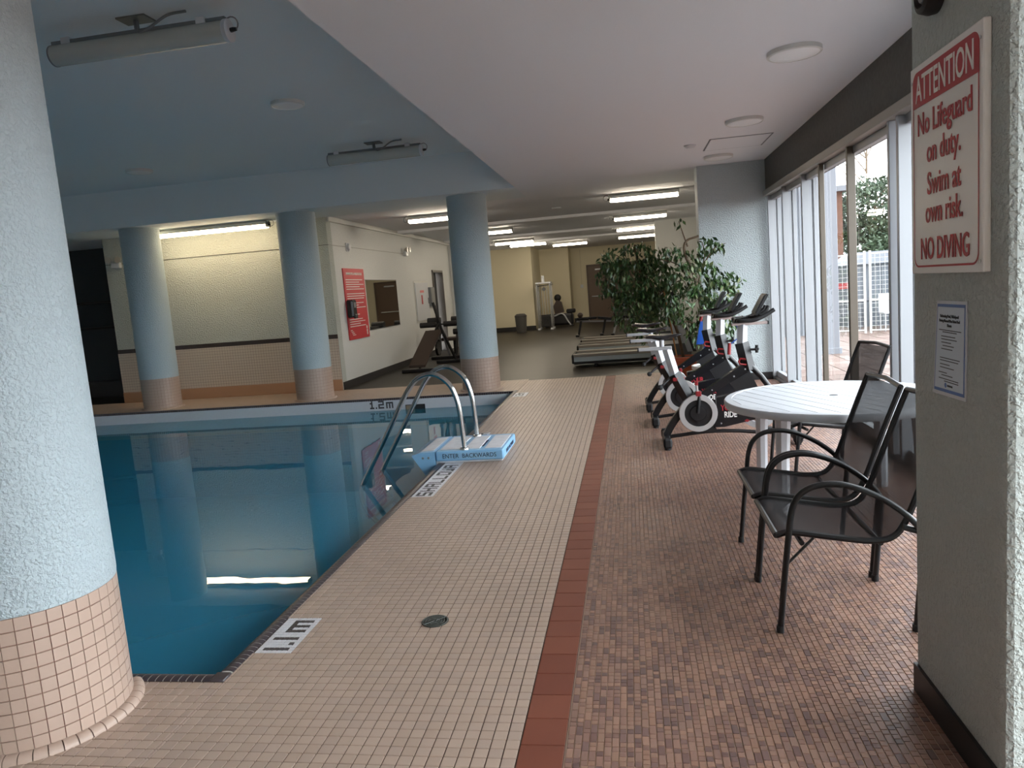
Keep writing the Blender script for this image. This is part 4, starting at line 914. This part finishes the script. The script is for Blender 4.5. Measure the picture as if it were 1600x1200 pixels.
dup(tm, (-1.18, 15.85, 0), 0, 'middle grey treadmill of the three'); dup(tm, (-1.2, 17.4, 0), 0, 'farthest grey treadmill, nearest the gym bench')

# ------------------------------------------------------------------ ficus plants
def ficus(loc, label, trunk, branches, blobs, n, seed, pot, stake=None, size=.095):
    t = empty('ficus_plant', loc); tag(t, label, 'plant', 'potted ficus trees')
    MB().lathe([(.001, 0), (.15, 0), (.165, .02), (.205, .27), (.225, .275), (.225, .32), (.205, .325), (.19, .30), (.001, .295)], n=36).obj('pot', pot, t, True)
    MB().lathe([(.001, .285), (.195, .30), (.001, .312)], n=24).obj('soil', SOIL, t)
    MB().tube(spline(trunk, 5), [.026-.012*k/(5*(len(trunk)-1)) for k in range(5*(len(trunk)-1)+1)], 8).obj('trunk', BARK, t, True)
    for bq in branches: MB().tube(spline(bq, 4), [.012-.007*k/(4*(len(bq)-1)) for k in range(4*(len(bq)-1)+1)], 6).obj('branch', BARK, t, True)
    if stake: MB().tube(stake, .011, 8).obj('stake', BAMBOO, t, True)
    me = leaf_cloud(blobs, n, size, seed, 1.1); me.materials.append(LEAF); o = link('foliage', me, t); o['kind'] = 'stuff'
ficus((.78, 11.75, 0), 'broad drooping ficus leaning left in front of the far door', [(0, 0, .3), (-.1, 0, .8), (-.35, 0, 1.3), (-.6, 0, 1.75), (-.65, 0, 2.1)],
      [[(-.2, 0, 1.0), (-.6, -.1, 1.3), (-1.0, -.1, 1.4)], [(-.35, 0, 1.3), (-.2, .1, 1.7), (-.1, .1, 1.95)], [(-.5, 0, 1.6), (-.85, .1, 1.9), (-1.0, .1, 2.0)], [(-.3, 0, 1.2), (-.5, -.15, 1.0), (-.6, -.2, .8)], [(-.35, 0, 1.3), (.0, -.1, 1.5), (.1, -.1, 1.4)]],
      [(-.70, 0, 1.55, .50, .38, .36), (-1.02, -.05, 1.60, .28, .25, .34), (-.38, 0, 1.50, .34, .32, .42), (-.72, -.05, 1.1, .40, .32, .36), (-.45, 0, 1.05, .34, .3, .35), (-.62, 0, 1.95, .30, .26, .22), (-1.05, 0, 1.9, .18, .18, .2), (-.55, -.05, .78, .26, .24, .2), (-.30, 0, 1.85, .2, .2, .2)], 2700, 31, TERRA,
      [(-.1, -.1, .3), (-.25, -.1, 1.35)])
ficus((1.02, 10.42, 0), 'taller open ficus against the pale blue end wall', [(0, 0, .3), (-.04, 0, .9), (-.12, 0, 1.5), (-.24, 0, 1.85), (-.22, .0, 2.02), (-.05, 0, 2.08)],
      [[(-.04, 0, .9), (.2, -.1, 1.2), (.38, -.1, 1.35)], [(-.1, 0, 1.4), (.02, .05, 1.8), (.0, .05, 2.0)], [(-.15, 0, 1.6), (-.4, 0, 1.75), (-.55, 0, 1.8)], [(-.2, 0, 1.95), (-.26, 0, 2.15), (-.3, 0, 2.3)], [(-.03, 0, .8), (-.25, -.15, .95), (-.35, -.2, .9)], [(0, 0, 1.7), (.15, 0, 1.9), (.3, 0, 1.95)]],
      [(-.12, 0, 1.55, .42, .3, .24), (.2, -.05, 1.3, .26, .25, .22), (.36, -.05, 1.45, .14, .15, .15), (-.2, -.05, 1.15, .40, .28, .28), (.15, -.05, 1.0, .28, .24, .25), (-.42, 0, 1.9, .14, .12, .10), (.06, 0, 1.95, .16, .14, .14), (-.30, 0, 2.28, .07, .05, .07), (-.05, -.05, .80, .28, .22, .18), (.2, -.05, .75, .16, .15, .14), (-.18, 0, 1.78, .24, .18, .14), (.2, 0, 1.92, .12, .1, .08)], 1750, 32, mat('pot_white', (206, 206, 204), .5), size=.09)

# ------------------------------------------------------------------ gym items
VINYL = mat('vinyl_brown', (62, 50, 44), .4)
b = empty('situp_bench', (-4.45, 14.9, 0)); tag(b, 'slanted sit-up bench with brown pad by the white wall', 'bench')
MB().box(-.36, .34, -.04, .04, .0, .07, .01).obj('front_foot', BLACK, b); MB().box(-.05, .85, 1.66, 1.74, 0, .07, .01).obj('rear_foot', BLACK, b)
MB().loft([[(-.2, 0, .10), (.15, 0, .10), (.15, 0, .15), (-.2, 0, .15)], [(-.06, 1.05, .76), (.29, 1.05, .76), (.29, 1.02, .81), (-.06, 1.02, .81)]]).obj('pad', VINYL, b)
MB().tube([(.0, .1, .08), (.12, 1.1, .74), (.2, 1.25, .95)], .03, 4, sq=True).obj('frame_beam', BLACK, b); MB().tube([(.42, 1.7, .05), (.22, 1.35, .8), (.1, 1.25, 1.42)], .03, 4, sq=True).obj('rear_post', BLACK, b)
for x0, x1, z in ((-.25, .12, .92), (.3, .62, .92)): MB().tube([(x0, 1.3, z), (x1, 1.3, z)], .062, 14).obj('foam_roller', BLACK_RUB, b, True)
MB().tube([(-.22, 1.3, .92), (.6, 1.3, .92)], .018, 8).obj('roller_bar', BLACK, b)
b = empty('leg_curl_machine', (-4.42, 17.7, 0)); tag(b, 'dark weight machine with rollers behind the sit-up bench', 'machine')
MB().box(-.5, .5, -.04, .04, 0, .07, .01).obj('front_foot', BLACK, b); MB().box(-.04, .04, 0, .9, .0, .07, .01).obj('base_beam', BLACK, b)
for x in (-.35, .25):
    MB().tube([(x*.3, .3, .05), (x*.6, .2, .6), (x, .1, 1.0)], .028, 8).obj('post', mat('steel_grey', (120, 118, 120), .3, metal=.7), b, True)
    MB().tube([(x-.16, 0, .95), (x+.16, 0, .95)], .085, 16).obj('foam_roller', BLACK_RUB, b, True); MB().tube([(x-.14, 0, .66), (x+.14, 0, .66)], .07, 16).obj('foam_roller', BLACK_RUB, b, True)
    MB().tube([(x-.03, .15, .28), (x+.03, .15, .28)], .2, 24).obj('weight_plate', BLACK_GLOSS, b, True)
MB().box(-.3, .3, .3, .85, .42, .5, .02).obj('seat', VINYL, b); MB().box(-.04, .04, .5, .58, .05, .42).obj('seat_post', BLACK, b)
b = empty('waste_bin', (-3.93, 26.6, 0)); tag(b, 'dark grey round waste bin against the cream wall', 'bin')
MB().lathe([(.001, 0), (.18, 0), (.215, .56), (.215, .58)], n=28).obj('body', mat('bin_grey', (70, 68, 66), .5), b, True); MB().lathe([(.225, .57), (.22, .62), (.15, .68), (.001, .69)], n=28).obj('lid', mat('bin_lid', (58, 56, 55), .5), b, True)
b = empty('cable_machine', (-3.12, 27.6, 0)); tag(b, 'tall chrome cable machine at the cream wall corner', 'machine')
for x in (-.24, .24):
    for y in (-.25, .25): MB().cyl((x, y, .04), (x, y, 1.72), .028, 10).obj('upright', CHROME, b, True)
    MB().box(x-.05, x+.05, -.4, .4, 0, .06, .01).obj('foot', WHITE_PL, b)
for x in (-.1, 0, .1): MB().cyl((x, 0, .1), (x, 0, 1.65), .012, 8).obj('guide_rod', CHROME, b, True)
for k in range(9): MB().box(-.17, .17, -.06, .06, .1+.05*k, .143+.05*k, .004).obj('weight_plate', BLACK, b)
MB().box(-.28, .28, -.28, .28, 1.70, 1.76, .01).obj('head_frame', WHITE_PL, b); MB().box(-.07, .03, -.06, .06, 1.76, 2.0, .01).obj('pulley_tower', WHITE_PL, b)
MB().tube([(-.3, -.1, 1.62), (.35, -.1, 1.66)], .016, 8).obj('pull_bar', CHROME, b, True); MB().lathe([(.07, -.015), (.07, .015)], (0, -.05, 1.5), 18, 'y').obj('pulley', GREY_PL, b)
for x in (-.3, .3): MB().tube([(x, -.1, 1.6), (x*1.05, -.12, .5), (x, -.1, .15)], .008, 6).obj('cable', CHROME, b)
b = empty('recumbent_bike', (-2.75, 29.0, 0)); tag(b, 'dark recumbent exercise bike in the far recess', 'exercise bike')
MB().box(-.6, .55, -.25, .25, .05, .5, .08).obj('body', BLACK, b); MB().prism([(-.15, .5), (.2, .55), (.12, .95), (-.05, 1.05), (-.2, .8)], -.16, .16).obj('seat', VINYL, b); MB().box(.3, .65, -.22, .22, .5, .66, .05).obj('shroud', BLACK_GLOSS, b)
MB().tube(spline([(-.55, -.27, .48), (-.2, -.28, .42), (.15, -.28, .5), (.35, -.28, .2), (.45, -.28, .05)], 5), .03, 8).obj('side_frame', SILVER, b, True); MB().sphere((-.02, 0, 1.12), .14).obj('headrest', BLACK_RUB, b, True)
for x in (-.5, .5): MB().box(x-.05, x+.05, -.3, .3, 0, .06, .01).obj('foot', BLACK, b)
def bench(loc, label, wh):
    b = empty('weight_bench', loc); tag(b, label, 'bench', 'low weight benches')
    MB().box(0, .62, -.16, .16, .5, .57, .02).obj('seat_pad', BLACK_GLOSS, b); MB().loft([[(.64, -.16, .5), (.64, .16, .5), (.64, .16, .57), (.64, -.16, .57)], [(1.15, -.16, .42), (1.15, .16, .42), (1.16, .16, .49), (1.16, -.16, .49)]]).obj('back_pad', BLACK_GLOSS, b)
    MB().tube([(0, 0, .46), (1.15, 0, .40)], .035, 4, sq=True).obj('beam', SILVER, b)
    for x in (.12, .85): MB().prism([(x-.12, 0), (x-.06, 0), (x+.05, .46), (x-.02, .46)], -.03, .03).obj('leg', SILVER if wh else BLACK, b); MB().box(x-.16, x-.06, -.28, .28, 0, .06, .01).obj('foot', BLACK, b)
    if wh: MB().prism([(.52, .42), (1.02, .42), (.86, .08), (.70, .08)], -.02, .02).obj('gusset', WHITE_PL, b)
    MB().sphere((.12, 0, .64), .085).obj('head_roll', VINYL, b, True)
bench((-1.62, 22.5, 0), 'low black weight bench behind the treadmills, at left', False); bench((-.55, 22.1, 0), 'low weight bench with white gusset behind the treadmills', True)
b = empty('upright_bike', (-.15, 26.3, 0)); tag(b, 'dark upright bike half hidden behind the drooping ficus', 'exercise bike')
MB().box(-.35, .35, -.1, .1, .2, .7, .08).obj('body', BLACK, b); MB().tube([(.3, 0, .6), (.4, 0, 1.2)], .04, 8).obj('post', BLACK, b, True); MB().tube(spline([(.4, 0, 1.2), (.2, -.15, 1.25), (.0, -.2, 1.1)], 5), .025, 8).obj('handlebar', BLACK_RUB, b, True); MB().tube([(-.25, 0, .6), (-.3, 0, .95)], .035, 8).obj('seat_post', SILVER, b, True); MB().sphere((-.32, 0, 1.0), .14, sz=.4).obj('saddle', BLACK_RUB, b, True)
for x in (-.4, .4): MB().box(x-.05, x+.05, -.28, .28, 0, .06, .01).obj('foot', BLACK, b)
MB().tube([(-.4, 0, .05), (0, 0, .3), (.4, 0, .05)], .035, 8).obj('frame', BLACK, b)
